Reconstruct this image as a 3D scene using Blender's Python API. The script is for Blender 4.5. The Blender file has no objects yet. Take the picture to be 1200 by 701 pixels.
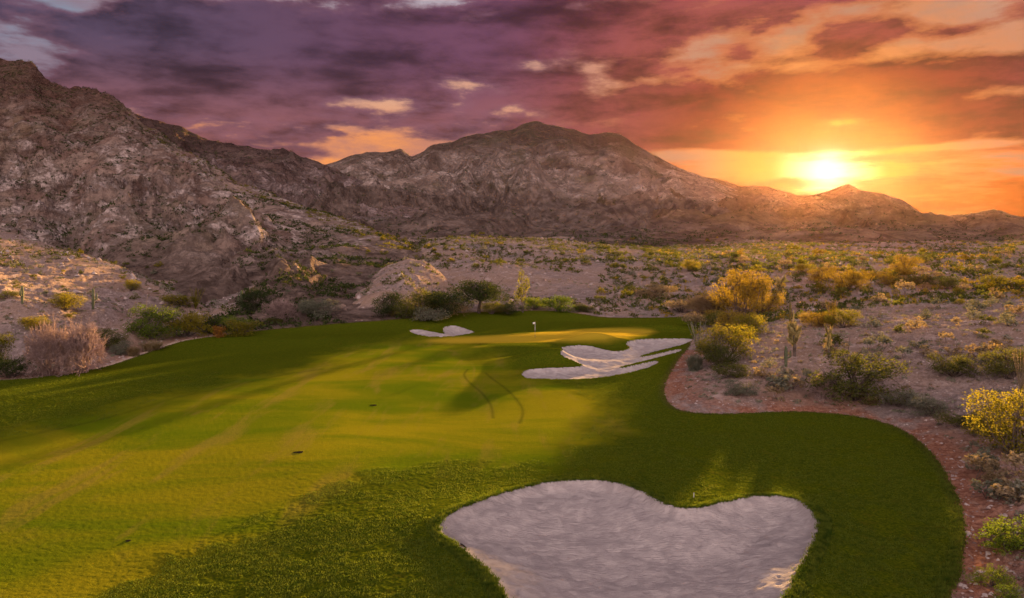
import bpy, math, random
import numpy as np
from mathutils import Vector, Matrix
R = math.radians
random.seed(7)
rng = np.random.default_rng(11)

# ------------------------------------------------------------------ camera
FP, HZ, CH = 867.0, 275.0, 15.0          # focal length in photo pixels, horizon row, camera height (m)
sc = bpy.context.scene
cam_d = bpy.data.cameras.new('camera'); cam = bpy.data.objects.new('camera', cam_d)
sc.collection.objects.link(cam)
cam.location = (0, 0, CH); cam.rotation_euler = (R(90), 0, 0)
cam_d.sensor_width = 36; cam_d.lens = FP*36/1200
cam_d.shift_y = (HZ-350.5)/1200
cam_d.clip_start = 0.5; cam_d.clip_end = 30000
sc.camera = cam

# ------------------------------------------------------------------ light
SUN_AZ, SUN_EL = math.atan((970-600)/FP), R(4.4)
SUN = Vector((math.sin(SUN_AZ)*math.cos(SUN_EL), math.cos(SUN_AZ)*math.cos(SUN_EL), math.sin(SUN_EL)))
sd_ = bpy.data.lights.new('sun', 'SUN'); sun = bpy.data.objects.new('sun', sd_); sc.collection.objects.link(sun)
sd_.energy = 5.0; sd_.angle = R(1.0); sd_.color = (1.0, 0.60, 0.24)
sun.rotation_euler = (-SUN).to_track_quat('-Z', 'Y').to_euler()
EXPO = 2.6
vs = sc.view_settings
vs.view_transform = 'Standard'; vs.look = 'None'; vs.gamma = 1; vs.exposure = EXPO; vs.use_curve_mapping = False
sc.render.engine = 'CYCLES'
cy = sc.cycles
cy.use_denoising = True; cy.max_bounces = 5; cy.diffuse_bounces = 2; cy.transparent_max_bounces = 8
cy.volume_bounces = 0; cy.transmission_bounces = 3; cy.sample_clamp_indirect = 3

# node expression helper -------------------------------------------------
class E:
    def __init__(s, nt, sock): s.nt, s.s = nt, sock
    def _m(s, op, *o):
        n = s.nt.nodes.new('ShaderNodeMath'); n.operation = op
        for i, v in enumerate((s,)+o):
            if isinstance(v, E): s.nt.links.new(v.s, n.inputs[i])
            else: n.inputs[i].default_value = v
        return E(s.nt, n.outputs[0])
    def __add__(s, o): return s._m('ADD', o)
    def __sub__(s, o): return s._m('SUBTRACT', o)
    def __mul__(s, o): return s._m('MULTIPLY', o)
    def __truediv__(s, o): return s._m('DIVIDE', o)
    __radd__ = __add__; __rmul__ = __mul__
    def mx(s, o): return s._m('MAXIMUM', o)
    def mn(s, o): return s._m('MINIMUM', o)
    def pw(s, o): return s._m('POWER', o)
    def exp(s): return s._m('EXPONENT')
def smooth(e, a, b):
    n = e.nt.nodes.new('ShaderNodeMapRange'); n.interpolation_type = 'SMOOTHSTEP'
    e.nt.links.new(e.s, n.inputs[0]); n.inputs[1].default_value = a; n.inputs[2].default_value = b
    return E(e.nt, n.outputs[0])
def mixc(nt, f, a, b, mode='MIX'):
    n = nt.nodes.new('ShaderNodeMix'); n.data_type = 'RGBA'; n.blend_type = mode; n.clamp_factor = True
    for i, v in ((0, f), (6, a), (7, b)):
        if isinstance(v, E): nt.links.new(v.s, n.inputs[i])
        elif i == 0: n.inputs[0].default_value = v
        else: n.inputs[i].default_value = (*v, 1)
    return E(nt, n.outputs[2])
def noise(nt, vec, scale, detail=6, rough=.55, dist=0):
    n = nt.nodes.new('ShaderNodeTexNoise'); n.inputs['Scale'].default_value = scale
    n.inputs['Detail'].default_value = detail; n.inputs['Roughness'].default_value = rough
    n.inputs['Distortion'].default_value = dist
    if vec is not None: nt.links.new(vec.s, n.inputs['Vector'])
    return E(nt, n.outputs['Fac'])
def comb(nt, x, y, z=0.0):
    n = nt.nodes.new('ShaderNodeCombineXYZ')
    for i, v in enumerate((x, y, z)):
        if isinstance(v, E): nt.links.new(v.s, n.inputs[i])
        else: n.inputs[i].default_value = v
    return E(nt, n.outputs[0])
def mapping(nt, vec, sc_):
    n = nt.nodes.new('ShaderNodeMapping'); n.inputs['Scale'].default_value = sc_
    nt.links.new(vec.s, n.inputs[0]); return E(nt, n.outputs[0])

# ------------------------------------------------------------------ sky
wd = bpy.data.worlds.new('World'); sc.world = wd; wd.use_nodes = True
nt = wd.node_tree; nt.nodes.clear()
out = nt.nodes.new('ShaderNodeOutputWorld'); bg = nt.nodes.new('ShaderNodeBackground')
bg.inputs[1].default_value = 0.05
K = 1/(0.05*2**EXPO)                      # cloud radiance is written as it shows after exposure
nt.links.new(bg.outputs[0], out.inputs[0])
sky = nt.nodes.new('ShaderNodeTexSky'); sky.sky_type = 'NISHITA'; sky.sun_disc = False
sky.sun_elevation = SUN_EL; sky.sun_rotation = SUN_AZ; sky.air_density = 1; sky.dust_density = 2; sky.ozone_density = 3
tc = nt.nodes.new('ShaderNodeTexCoord'); dirv = E(nt, tc.outputs['Generated'])
sp = nt.nodes.new('ShaderNodeSeparateXYZ'); nt.links.new(dirv.s, sp.inputs[0])
dx, dy, dz = (E(nt, sp.outputs[i]) for i in range(3))
az = dx._m('ARCTAN2', dy)*57.2958
el = dz._m('ARCSINE')*57.2958
dotn = nt.nodes.new('ShaderNodeVectorMath'); dotn.operation = 'DOT_PRODUCT'
nt.links.new(dirv.s, dotn.inputs[0]); dotn.inputs[1].default_value = SUN
ang = E(nt, dotn.outputs['Value']).mn(1.0)._m('ARCCOSINE')*57.2958
def ae(px, py):
    x, z = (px-600)/FP, (HZ-py)/FP
    return math.degrees(math.atan(x)), math.degrees(math.atan2(z, math.hypot(1, x)))
# cloud texture: streaks low down, billows higher up
vec = comb(nt, az*0.055, el*0.17, 3.1)
vec2 = comb(nt, az*0.05, el*0.32, 9.4)
n1 = noise(nt, vec, 2.6, 9, .6, .12)
n2 = noise(nt, vec2, 3.0, 7, .6, .2)
nb = noise(nt, comb(nt, az*0.055, el*0.17, 1.7), 2.6, 9, .62, .15)
gaps = [  # px, py, half width, half height, weight
 (60, -4, 75, 20, .5), (5, 52, 50, 24, .45), (300, -8, 60, 10, .2), (508, 2, 45, 9, .45), (565, 20, 30, 8, .24), (545, 95, 45, 12, .19), (470, 122, 110, 10, .32),
 (380, 150, 60, 6, .1), (450, 172, 130, 11, .45), (430, 190, 120, 9, .45), (600, 130, 40, 10, .2), (700, 88, 28, 18, .38), (735, 98, 50, 6, .2), (625, 78, 24, 6, .18),
 (840, 66, 52, 24, .44), (905, 62, 60, 15, .22), (925, 42, 30, 14, .25), (985, 10, 40, 10, .25), (940, 78, 60, 8, .25), (1120, 6, 80, 20, .42), (1185, 45, 40, 16, .32), (1165, 108, 45, 9, .4), (1080, 55, 50, 10, .28),
 (995, 141, 38, 6, .35), (900, 184, 220, 9, .36), (1125, 171, 60, 3.5, .36), (820, 178, 60, 6, .25), (900, 206, 260, 10, .38), (1150, 215, 120, 22, .12), (930, 194, 90, 4, .3), (1165, 155, 20, 4, .2), (760, 15, 70, 6, .14)]
closed = [(1000, 112, 170, 24, .2), (800, 115, 110, 18, .16), (760, 30, 60, 20, .12), (250, 60, 230, 48, .22), (870, 62, 32, 14, .38), (700, 30, 130, 22, .2), (560, 60, 120, 25, .15), (1010, 90, 60, 16, .2), (960, 165, 190, 8, .3), (965, 120, 200, 20, .15), (1040, 35, 26, 10, .2), (1110, 40, 40, 8, .25), (1100, 140, 100, 18, .2)]
acc = None
for lst, sg in ((gaps, 1), (closed, -1)):
    for px_, py_, hw, hh, w in lst:
        a0, e0 = ae(px_, py_); sw, sh = hw/FP*57.3*.9, hh/FP*57.3*.95
        d = ((az-a0)*(1/sw)).pw(2.0) + ((el-e0)*(1/sh)).pw(2.0)
        b = (d*-1.0).exp()*(w*sg*(1.3 if sg > 0 else 1.1))
        acc = b if acc is None else acc+b
low = smooth(el, 8, 4)
nz = n1*(1.0) + (n2-n1)*low
gv = (nz-0.5)*1.9 + acc
gap = smooth(gv, .17, .44)
rim = smooth(gv, .0, .24)
# cloud body colour by angle from the sun
c_far = mixc(nt, smooth(az, -34, 8), (.072, .048, .084), (.125, .044, .080))
c_far = mixc(nt, smooth(el, 14, 5), c_far, (.24, .085, .085))
c_far = mixc(nt, smooth(el, 6.5, 3), c_far, (.56, .155, .075))
c_cl = mixc(nt, smooth(ang, 27, 15), c_far, (.23, .052, .050))
c_cl = mixc(nt, smooth(ang, 16.5, 8)*smooth(el, 17, 10), c_cl, (.17, .020, .014))
c_cl = mixc(nt, smooth(ang, 9.5, 3), c_cl, (.45, .10, .008))
c_cl = mixc(nt, smooth(el, 6.2, 4.6)*smooth(ang, 26, 12), c_cl, (.48, .09, .010))
bri = smooth(nb, .32, .68)*1.05+.42
vm = nt.nodes.new('ShaderNodeVectorMath'); vm.operation = 'SCALE'
nt.links.new(c_cl.s, vm.inputs[0]); nt.links.new(bri.s, vm.inputs['Scale']); c_cl = E(nt, vm.outputs[0])
edge_c = mixc(nt, smooth(ang, 26, 8), (.30, .15, .19), (.80, .26, .05))
g_far = mixc(nt, smooth(az, -32, -12), (.25, .27, .36), (.74, .39, .25))
g_far = mixc(nt, smooth(el, 10.5, 7.0), g_far, (.95, .34, .10))
g_far = mixc(nt, smooth(el, 15.0, 17), g_far, (.52, .46, .52))
g_c = mixc(nt, smooth(ang, 20, 10), g_far, (.40, .22, .15))
g_c = mixc(nt, smooth(ang, 11, 4), g_c, (.78, .34, .03))
g_c = mixc(nt, smooth(nb, .62, .40)*.55, g_c, edge_c)
g_c = mixc(nt, smooth(ang, 4, 1.5), g_c, (1.4, 1.0, .4))
edge = mixc(nt, smooth(ang, 26, 8), (.26, .12, .17), (.85, .30, .08))
col = mixc(nt, rim*.40, c_cl, edge)
col = mixc(nt, gap*.95, col, g_c)
# unseen sky overhead and behind the viewer; brightness behind added to fill the shade
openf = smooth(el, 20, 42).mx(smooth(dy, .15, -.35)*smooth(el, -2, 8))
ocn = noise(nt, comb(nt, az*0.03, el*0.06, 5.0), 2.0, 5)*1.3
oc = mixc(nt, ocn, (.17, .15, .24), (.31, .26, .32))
ob_fill = mixc(nt, ocn, (1.60, 1.30, 1.50), (2.6, 2.05, 1.95))
oc = mixc(nt, smooth(dy, .1, -.6)*smooth(el, 75, 40), oc, ob_fill)
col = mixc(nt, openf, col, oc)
col = mixc(nt, smooth(el, -.5, -4), col, (.10, .075, .06))
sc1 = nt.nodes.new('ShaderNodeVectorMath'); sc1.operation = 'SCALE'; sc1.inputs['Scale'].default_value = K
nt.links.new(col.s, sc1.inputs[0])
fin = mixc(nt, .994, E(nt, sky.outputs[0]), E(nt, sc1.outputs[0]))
gl = ((ang*(1/1.3)).pw(2.0)*-1.0).exp()*1.2*K
gl2 = ((ang*(1/4.0))*-1.0).exp()*.05*K
fin = mixc(nt, 1.0, fin, mixc(nt, 1.0, comb(nt, gl, gl, gl), (1.0, .86, .55), 'MULTIPLY'), 'ADD')
fin = mixc(nt, 1.0, fin, mixc(nt, 1.0, comb(nt, gl2, gl2, gl2), (1.0, .50, .10), 'MULTIPLY'), 'ADD')
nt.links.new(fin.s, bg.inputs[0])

# ------------------------------------------------------------------ numeric noise
def _h(ix, iy, s):
    h = (ix.astype(np.int64)*374761393 + iy.astype(np.int64)*668265263 + s*1274126177) & 0xffffffff
    h = ((h ^ (h >> 13))*1274126177) & 0xffffffff
    return ((h ^ (h >> 16)) & 0xffff)/65536.0*2*np.pi
def pn(x, y, s=0):
    x0, y0 = np.floor(x), np.floor(y); fx, fy = x-x0, y-y0
    u, v = fx*fx*fx*(fx*(fx*6-15)+10), fy*fy*fy*(fy*(fy*6-15)+10)
    def g(i, j):
        a = _h(x0+i, y0+j, s); return np.cos(a)*(fx-i)+np.sin(a)*(fy-j)
    a, b, c, d = g(0, 0), g(1, 0), g(0, 1), g(1, 1)
    return ((a+(b-a)*u)+((c+(d-c)*u)-(a+(b-a)*u))*v)*1.5
def fbm(x, y, o=4, s=0, gain=.5):
    t, a = 0, 1.0
    for k in range(o):
        t = t+a*pn(x*2.03**k+k*17.3, y*2.03**k-k*9.1, s+k); a *= gain
    return t
def ridged(x, y, o=5, s=0, gain=.55):
    t, a, w = 0, 1.0, 1.0
    for k in range(o):
        n = 1-np.abs(pn(x*2.07**k+k*7.7, y*2.07**k+k*3.1, s+k)); n = n*n*w
        t = t+a*n; w = np.clip(n*1.6, 0, 1); a *= gain
    return t
def ss(a, b, v):
    t = np.clip((v-a)/(b-a), 0, 1); return t*t*(3-2*t)

# ------------------------------------------------------------------ terrain features (crest lines: column, row, distance, foot distance)
PXT = np.arange(-1400, 2601, 1.0)
def table(xs, vs_, k=2):
    t = np.interp(PXT, xs, vs_)
    if k:
        ker = np.exp(-0.5*(np.arange(-3*k, 3*k+1)/k)**2); ker /= ker.sum()
        t = np.convolve(np.pad(t, 3*k, 'edge'), ker, 'valid')
    return t
class Crest:
    def __init__(s, pts, p=1.2, back=.5, k=2, amp=1., wl=60., seed=0, fine=1., crest=.12):
        a = np.array(pts, float)
        s.D = table(a[:, 0], a[:, 2], k); s.F = table(a[:, 0], a[:, 3], k*4)
        s.H = CH+(HZ-table(a[:, 0], a[:, 1], k))*s.D/FP
        s.lo, s.hi = a[0, 0], a[-1, 0]
        s.p, s.back, s.amp, s.wl, s.seed, s.fine, s.crest = p, back, amp, wl, seed, fine, crest
    def z(s, px, x, y, g):
        D, F = np.interp(px, PXT, s.D), np.interp(px, PXT, s.F)
        t0 = np.clip((y-F)/(D-F), 0, 1)
        w = pn(x/s.wl/1.7, y/s.wl/1.7, s.seed+50)*s.wl*.55*(1-t0)
        w = w+pn(x/s.wl*1.9, y/s.wl*1.9, s.seed+53)*s.wl*.16*(1-t0**3)
        pxw = px+w*FP/y
        H, D, F = np.interp(pxw, PXT, s.H), np.interp(pxw, PXT, s.D), np.interp(pxw, PXT, s.F)
        F = F+pn(x/s.wl*.7, y/s.wl*.7, s.seed+51)*(D-F)*.25
        t = np.clip((y-F)/(D-F), 0, 1)
        gf = g
        z = gf+(H-gf)*t**s.p
        env = (np.minimum(t*3, 1)*(1-t)**.7*(1-s.crest)+s.crest)*np.minimum(t*4, 1)*np.clip((H-g)/(s.amp*3.4), 0, 1)**1.5
        wx = x+pn(x/s.wl*.8, y/s.wl*.8, s.seed+60)*s.wl*.5
        r = ridged(wx/s.wl, y/s.wl*.55, 6, s.seed)-1.15
        r2 = ridged(wx/s.wl*3.1+5, y/s.wl*2.4, 4, s.seed+20)-1.0
        z = z+s.amp*env*(r*.95+r2*.22*s.fine)
        ck = fbm(x/s.wl*5, y/s.wl*5, 3, s.seed+33)
        z = z+s.amp*.07*np.maximum(ck, 0)*np.minimum(t*4, 1)*s.fine
        bk = np.maximum(y-D, 0)
        z = np.where(y > D, z-bk*s.back, z)
        out_ = (px < s.lo) | (px > s.hi)
        return np.where((t <= 0) | out_, -1e3, z)

cA = Crest([(-1400, 80, 620, 260), (-300, 40, 600, 240), (-60, 60, 540, 215), (0, 70, 520, 210), (22, 71, 518, 208), (38, 73, 514, 207), (50, 88, 510, 206), (62, 97, 506, 205), (80, 101, 500, 204), (103, 102, 495, 159),
            (122, 108, 485, 154), (138, 117, 475, 150), (158, 130, 465, 146), (166, 142, 455, 144), (200, 165, 440, 136), (240, 190, 415, 126), (280, 212, 390, 124), (320, 228, 365, 124),
            (360, 243, 338, 124), (400, 256, 312, 124), (440, 270, 285, 124), (480, 288, 262, 124), (500, 296, 250, 128), (520, 316, 235, 130)], p=1.6, back=.45, k=2, amp=15, wl=42, seed=3, fine=1.15)
cB = Crest([(-1400, 150, 1000, 560), (0, 100, 960, 520), (120, 122, 930, 500), (170, 138, 920, 480), (213, 150, 905, 460), (247, 164, 890, 450), (293, 170, 880, 440), (315, 176, 870, 435), (333, 175, 860, 430), (357, 186, 850, 430),
            (382, 195, 830, 430), (420, 212, 800, 430), (470, 232, 740, 430), (520, 252, 680, 430), (570, 270, 620, 430), (600, 282, 600, 440)], p=1.0, back=.5, k=2, amp=20, wl=70, seed=9)
cC = Crest([(250, 230, 1200, 406), (340, 205, 1200, 400), (382, 193, 1210, 394), (410, 183, 1215, 388), (430, 179, 1220, 382), (455, 178, 1225, 377), (470, 174, 1230, 371), (483, 183, 1235, 365), (496, 177, 1240, 362), (508, 169, 1245, 359), (530, 167, 1250, 353),
            (545, 160, 1260, 348), (568, 156, 1275, 342), (582, 152, 1285, 339), (598, 152, 1295, 336), (612, 145, 1300, 486), (627, 141, 1300, 486), (641, 146, 1300, 486), (655, 148, 1300, 489), (672, 151, 1295, 492), (692, 158, 1290, 498), (712, 154, 1280, 503),
            (728, 158, 1270, 509), (745, 170, 1260, 521), (765, 181, 1240, 532), (785, 192, 1220, 544), (800, 198, 1200, 556), (830, 209, 1180, 568), (860, 222, 1150, 579), (900, 240, 1100, 590), (950, 258, 1050, 602), (1000, 272, 1000, 614)],
           p=1.6, back=.5, k=2, amp=36, wl=110, seed=14, crest=.035, fine=.7)
cD = Crest([(640, 215, 1610, 476), (780, 208, 1610, 476), (830, 208, 1575, 473), (850, 212, 1568, 469), (867, 218, 1561, 457), (885, 217, 1554, 437), (900, 219, 1547, 429), (915, 223, 1540, 421), (933, 229, 1533, 413), (950, 229, 1526, 405), (962, 227, 1526, 401), (975, 223, 1519, 397),
            (985, 219, 1519, 397), (993, 216, 1519, 397), (1000, 218, 1519, 397), (1007, 223, 1512, 397), (1020, 224, 1512, 397), (1033, 226, 1512, 397), (1047, 231, 1505, 397), (1058, 239, 1505, 397), (1067, 246, 1498, 397), (1082, 253, 1491, 397), (1097, 259, 1484, 397), (1130, 266, 1470, 397), (1200, 274, 1400, 397)],
           p=1.45, back=.4, k=1, amp=26, wl=150, seed=23, fine=.8, crest=.05)
cE = Crest([(1010, 273, 1760, 471), (1060, 266, 1760, 457), (1097, 259, 1728, 443), (1120, 252, 1696, 415), (1135, 251, 1689, 409), (1153, 247, 1676, 388), (1165, 245, 1664, 388), (1177, 250, 1664, 388), (1200, 256, 1651, 360), (1300, 250, 1600, 332), (1500, 225, 1472, 277), (1900, 240, 1280, 249), (2600, 240, 1280, 249)],
           p=1.7, back=.4, k=1, amp=16, wl=100, seed=31, fine=.8, crest=.05)
MTN = [cA, cB, cC, cD, cE]
kL = Crest([(-1400, 262, 200, 88), (-60, 262, 175, 82), (0, 268, 172, 84), (50, 284, 168, 87), (100, 299, 164, 90), (150, 315, 158, 95), (200, 338, 150, 108), (245, 362, 142, 118), (275, 385, 138, 122)], p=.95, back=.25, k=5, amp=1.7, wl=22, seed=41, fine=1)
kM = Crest([(395, 375, 160, 128), (415, 352, 162, 128), (432, 328, 165, 128), (452, 311, 167, 128), (478, 303, 168, 130), (500, 307, 168, 134), (520, 325, 166, 138), (545, 350, 160, 140)], p=.8, back=.15, k=4, amp=1.5, wl=18, seed=47, fine=1)
kR = Crest([(1010, 325, 250, 170), (1080, 313, 250, 170), (1130, 302, 250, 165), (1165, 292, 250, 160), (1200, 284, 250, 155), (1300, 262, 260, 150), (2600, 240, 300, 150)], p=1.1, back=.1, k=6, amp=2.4, wl=30, seed=52, fine=1)
kS = Crest([(470, 300, 260, 200), (500, 282, 285, 190), (540, 277, 292, 180), (600, 279, 290, 165), (640, 280, 300, 160), (700, 286, 290, 160), (760, 290, 290, 160), (800, 296, 280, 165), (860, 304, 270, 170), (920, 310, 260, 180), (960, 320, 250, 190)], p=1, back=.12, k=6, amp=2.6, wl=34, seed=57, fine=1)

def flat(px, py, z=0.0):
    y = (CH-z)*FP/(py-HZ); return (px-600)/FP*y, y
def catmull(p, n=8, closed=True):
    p = np.array(p, float); N = len(p); o = []
    idx = range(N) if closed else range(N-1)
    for i in idx:
        a, b, c, d = (p[(i+k) % N] if closed else p[min(max(i+k, 0), N-1)] for k in (-1, 0, 1, 2))
        for t in np.arange(n)/n:
            o.append(.5*((2*b)+(-a+c)*t+(2*a-5*b+4*c-d)*t*t+(-a+3*b-3*c+d)*t**3))
    if not closed: o.append(p[-1])
    return np.array(o)
def segdist(x, y, P, closed=True):
    A = P; B = np.roll(P, -1, 0) if closed else P[1:]
    if not closed: A = P[:-1]
    best = np.full(x.shape, 1e9)
    for (ax, ay), (bx, by) in zip(A, B):
        ex, ey = bx-ax, by-ay; l = ex*ex+ey*ey+1e-12
        t = np.clip(((x-ax)*ex+(y-ay)*ey)/l, 0, 1)
        best = np.minimum(best, (x-ax-t*ex)**2+(y-ay-t*ey)**2)
    return np.sqrt(best)
def inside(x, y, P):
    c = np.zeros(x.shape, bool); Q = np.roll(P, -1, 0)
    for (ax, ay), (bx, by) in zip(P, Q):
        if ay == by: continue
        m = ((ay > y) != (by > y)) & (x < (bx-ax)*(y-ay)/(by-ay)+ax); c ^= m
    return c
def sdist(x, y, P):   # positive inside
    x, y = np.atleast_1d(x), np.atleast_1d(y)
    r = np.full(x.shape, -50.)
    lo, hi = P.min(0)-12, P.max(0)+12
    m = (x > lo[0]) & (x < hi[0]) & (y > lo[1]) & (y < hi[1])
    if m.any():
        d = segdist(x[m], y[m], P); r[m] = np.where(inside(x[m], y[m], P), d, -d)
    return r

right_px = [(838, 372), (822, 384), (812, 400), (800, 420), (786, 438), (778, 455), (782, 470), (800, 481), (850, 484), (930, 481), (1000, 486), (1050, 500), (1085, 525), (1110, 560), (1126, 600), (1131, 640), (1122, 680), (1105, 720), (1070, 800)]
RE = catmull([flat(*p) for p in right_px], 3, False)
RE2 = np.vstack([[[46, 420], [44, 260], [41, 180]], RE])
RP = np.vstack([RE2, [[RE[-1][0], 5], [500, 5], [500, 420]]])   # the bank's plan

def base(x, y):
    px = 600+FP*x/y
    # alluvial plain
    zf = np.interp(y, [0, 124, 150, 200, 300, 450, 700, 1200, 4000], [0, 0, .8, 3.8, 8.0, 10.5, 15, 30, 40])
    zf = zf+(fbm(x/90, y/130, 3, 74)*1.6+ridged(x/70, y/90, 4, 75)*1.2-1+pn(x/55, y/80, 76)*1.8)*ss(240, 420, y)
    und = fbm(x/45, y/60, 4, 71)*.8+ridged(x/28, y/40, 3, 72)*.5-.5
    zf = zf+und*ss(128, 230, y)*np.clip(y/300, .3, 1.8)
    # grass bank behind the green, rising away
    bk = ss(330, 420, px)*(1-ss(800, 870, px))
    b0 = np.interp(px, [200, 270, 500, 620, 700, 820], [116, 113, 112, 120, 125, 126])
    rise = np.clip((y-b0)/22, 0, 1); rise = rise*rise*(3-2*rise)
    zf = zf+np.interp(px, [500, 600], [2.1, 1.35])*rise*ss(230, 330, px)*(1-ss(700, 900, px)*.5)
    # gentle turf relief
    near = 1-ss(115, 140, y)
    zf = zf+near*(pn(x/21, y/26, 5)*.28+pn(x/9, y/13, 6)*.06)
    def mound(pxc, pyc, rx, ry, h, rot=0):
        cx, cy_ = flat(pxc, pyc); c, s = math.cos(R(rot)), math.sin(R(rot))
        u, v = (x-cx)*c+(y-cy_)*s, -(x-cx)*s+(y-cy_)*c
        return h*np.exp(-(u/rx)**2-(v/ry)**2)
    zf = zf+mound(640, 398, 22, 5.5, .75)+mound(730, 402, 4, 2.5, .35)+mound(696, 407, 4.6, 2.2, 1.55)+mound(642, 426, 4.4, 2.6, 1.5)+mound(600, 412, 9, 3.5, .6)
    zf = zf+mound(780, 386, 10, 2.2, .8, 8)+mound(700, 376, 9, 3, .8, -12)+mound(820, 425, 8, 6, .4, 30)
    zf = zf+mound(590, 600, 10, 2.6, .2, 12)+mound(470, 690, 6, 7, .5)+mound(350, 400, 16, 5, .35)+mound(100, 470, 18, 7, .3)
    # left side of the fairway leans to the light
    zf = zf-near*.4*ss(-10, -60, x)*0
    # bank on the right
    m = (px > 640) & (y < 300) & (x > 2)
    if np.any(m):
        d = np.zeros(x.shape); dm = sdist_far(x[m], y[m]); d[m] = dm
        d = np.maximum(d, 0)
        hb = 8.2*(1-np.exp(-(d/40)**1.0))
        hb = hb*(.8+.2*ss(0, 6, d))
        hb = hb*np.interp(y, [0, 100, 150, 230, 300], [1, 1, .8, .35, .0])
        nb_ = fbm(x/13, y/13, 4, 81)*.30+ridged(x/9, y/12, 3, 83)*.16
        zf = zf+hb+nb_*ss(1, 14, d)*np.interp(y, [0, 150, 260], [1, 1, .3])
    return px, zf
def sdist_far(x, y):
    d = segdist(x, y, RE2, False); return np.where(inside(x, y, RP), d, -d)
def h_pre(x, y, which=False):
    x, y = np.asarray(x, float), np.asarray(y, float)
    px, g = base(x, y)
    z = g.copy(); w = np.zeros(x.shape, int)
    for c in (kL, kM, kR, kS):
        D = float(c.D.max()); m = (y > float(c.F.min())*.6) & (y < D*2)
        if not m.any(): continue
        zz = np.full(x.shape, -1e3); zz[m] = c.z(px[m], x[m], y[m], g[m])
        k = .8; hgt = np.clip(.5+.5*(zz-z)/k, 0, 1)
        z = np.where(zz > -900, zz*hgt+z*(1-hgt)+k*hgt*(1-hgt)*.5*0, z)
    for i, c in enumerate(MTN):
        m = (y > float(c.F.min())*.6)
        if not m.any(): continue
        zz = np.full(x.shape, -1e3); zz[m] = c.z(px[m], x[m], y[m], g[m])
        q = zz > z; w[q] = i+1; z = np.where(q, zz, z)
    return (z, w) if which else z
def march(pxs, pys, hf):
    pxs, pys = np.asarray(pxs, float), np.asarray(pys, float)
    t = np.exp(np.linspace(math.log(22), math.log(2000), 620))
    Y = np.broadcast_to(t, (len(pxs), len(t))); X = (pxs[:, None]-600)/FP*Y
    Zr = CH-(pys[:, None]-HZ)/FP*Y
    below = hf(X.ravel(), Y.ravel()).reshape(X.shape) > Zr
    i = np.where(below.any(1), below.argmax(1), len(t)-1); i = np.maximum(i, 1)
    lo, hi = t[i-1], t[i]
    for _ in range(10):
        mid = (lo+hi)/2; b = hf((pxs-600)/FP*mid, mid) > CH-(pys-HZ)/FP*mid
        hi = np.where(b, mid, hi); lo = np.where(b, lo, mid)
    return np.c_[(pxs-600)/FP*hi, hi]
def poly(pts, n=6): 
    c = catmull(pts, n); return march(c[:, 0], c[:, 1], h_pre)

turf_px = [(-700, 520), (-300, 478), (-80, 452), (0, 446), (60, 441), (120, 431), (180, 411), (215, 400), (262, 393), (320, 386), (400, 379), (480, 373), (533, 367), (590, 365), (633, 364), (667, 366), (713, 372), (783, 372)]
LB = march(*np.array(catmull(turf_px, 5, False)).T, h_pre)
TURF = np.vstack([LB, RE, [[RE[-1][0], 6], [-70, 6]]])
b1 = poly([(515, 628), (519, 613), (545, 599), (590, 583), (640, 571), (690, 568), (730, 573), (760, 586), (790, 600), (820, 601), (850, 593), (890, 587), (925, 589), (950, 602), (960, 619), (955, 642), (940, 670), (925, 700), (895, 745), (830, 780), (720, 790), (640, 765), (598, 725), (584, 693), (562, 668), (536, 647)])
b2 = poly([(658, 411), (664, 408), (686, 407), (704, 411), (720, 414), (733, 412), (738, 408), (733, 404), (742, 400.5), (765, 399), (807, 399), (806, 403), (790, 408), (768, 413.5), (751, 418.6), (753, 420.3), (772, 416.3), (794, 411.3), (796, 413.5), (770, 421), (729, 431.2), (731, 433.2), (758, 427), (770, 425.5), (766, 430), (745, 436.5), (712, 443), (680, 446), (640, 446), (618, 445), (611, 441), (617, 436), (640, 434), (668, 433), (683, 430), (676, 426), (664, 421), (657, 416)], 4)
b3 = poly([(480, 388.5), (492, 388), (506, 390.5), (520, 392.5), (519, 386), (525, 383.6), (534, 383.6), (548, 388), (554, 391), (540, 394), (524, 395.6), (506, 395.6), (488, 393)], 4)
BUNK = [(b1, .70, 5.0), (b2, .16, 2.6), (b3, .45, 2.5)]
fair = march(*np.array(catmull([(60, 730), (112, 701), (190, 660), (260, 622), (330, 590), (400, 562), (470, 546), (540, 537), (600, 543), (655, 528), (692, 500), (700, 478), (670, 456), (630, 452), (600, 444), (560, 422), (540, 405), (480, 402), (400, 415), (390, 430), (330, 440), (260, 455), (200, 468), (130, 489), (60, 505), (0, 517), (-200, 560), (-600, 700), (-500, 760)], 4)).T, h_pre)  # right end takes in sunlit rough, its light painted as mown colour
green = poly([(505, 399), (560, 395), (620, 391), (690, 386), (740, 386), (765, 389), (740, 395), (690, 399), (630, 401), (560, 402), (520, 402)], 3)
TRK = [march(*np.array(catmull(p, 5, False)).T, h_pre) for p in ([(548, 433), (544, 440), (552, 450), (565, 461), (575, 475), (578, 490)], [(569, 437), (577, 444), (592, 455), (605, 468), (613, 482), (609, 496)])]
cut = march(*np.array(catmull([(378, 433), (330, 440), (260, 455), (200, 468), (130, 489), (60, 505), (0, 517)], 4, False)).T, h_pre)

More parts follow.
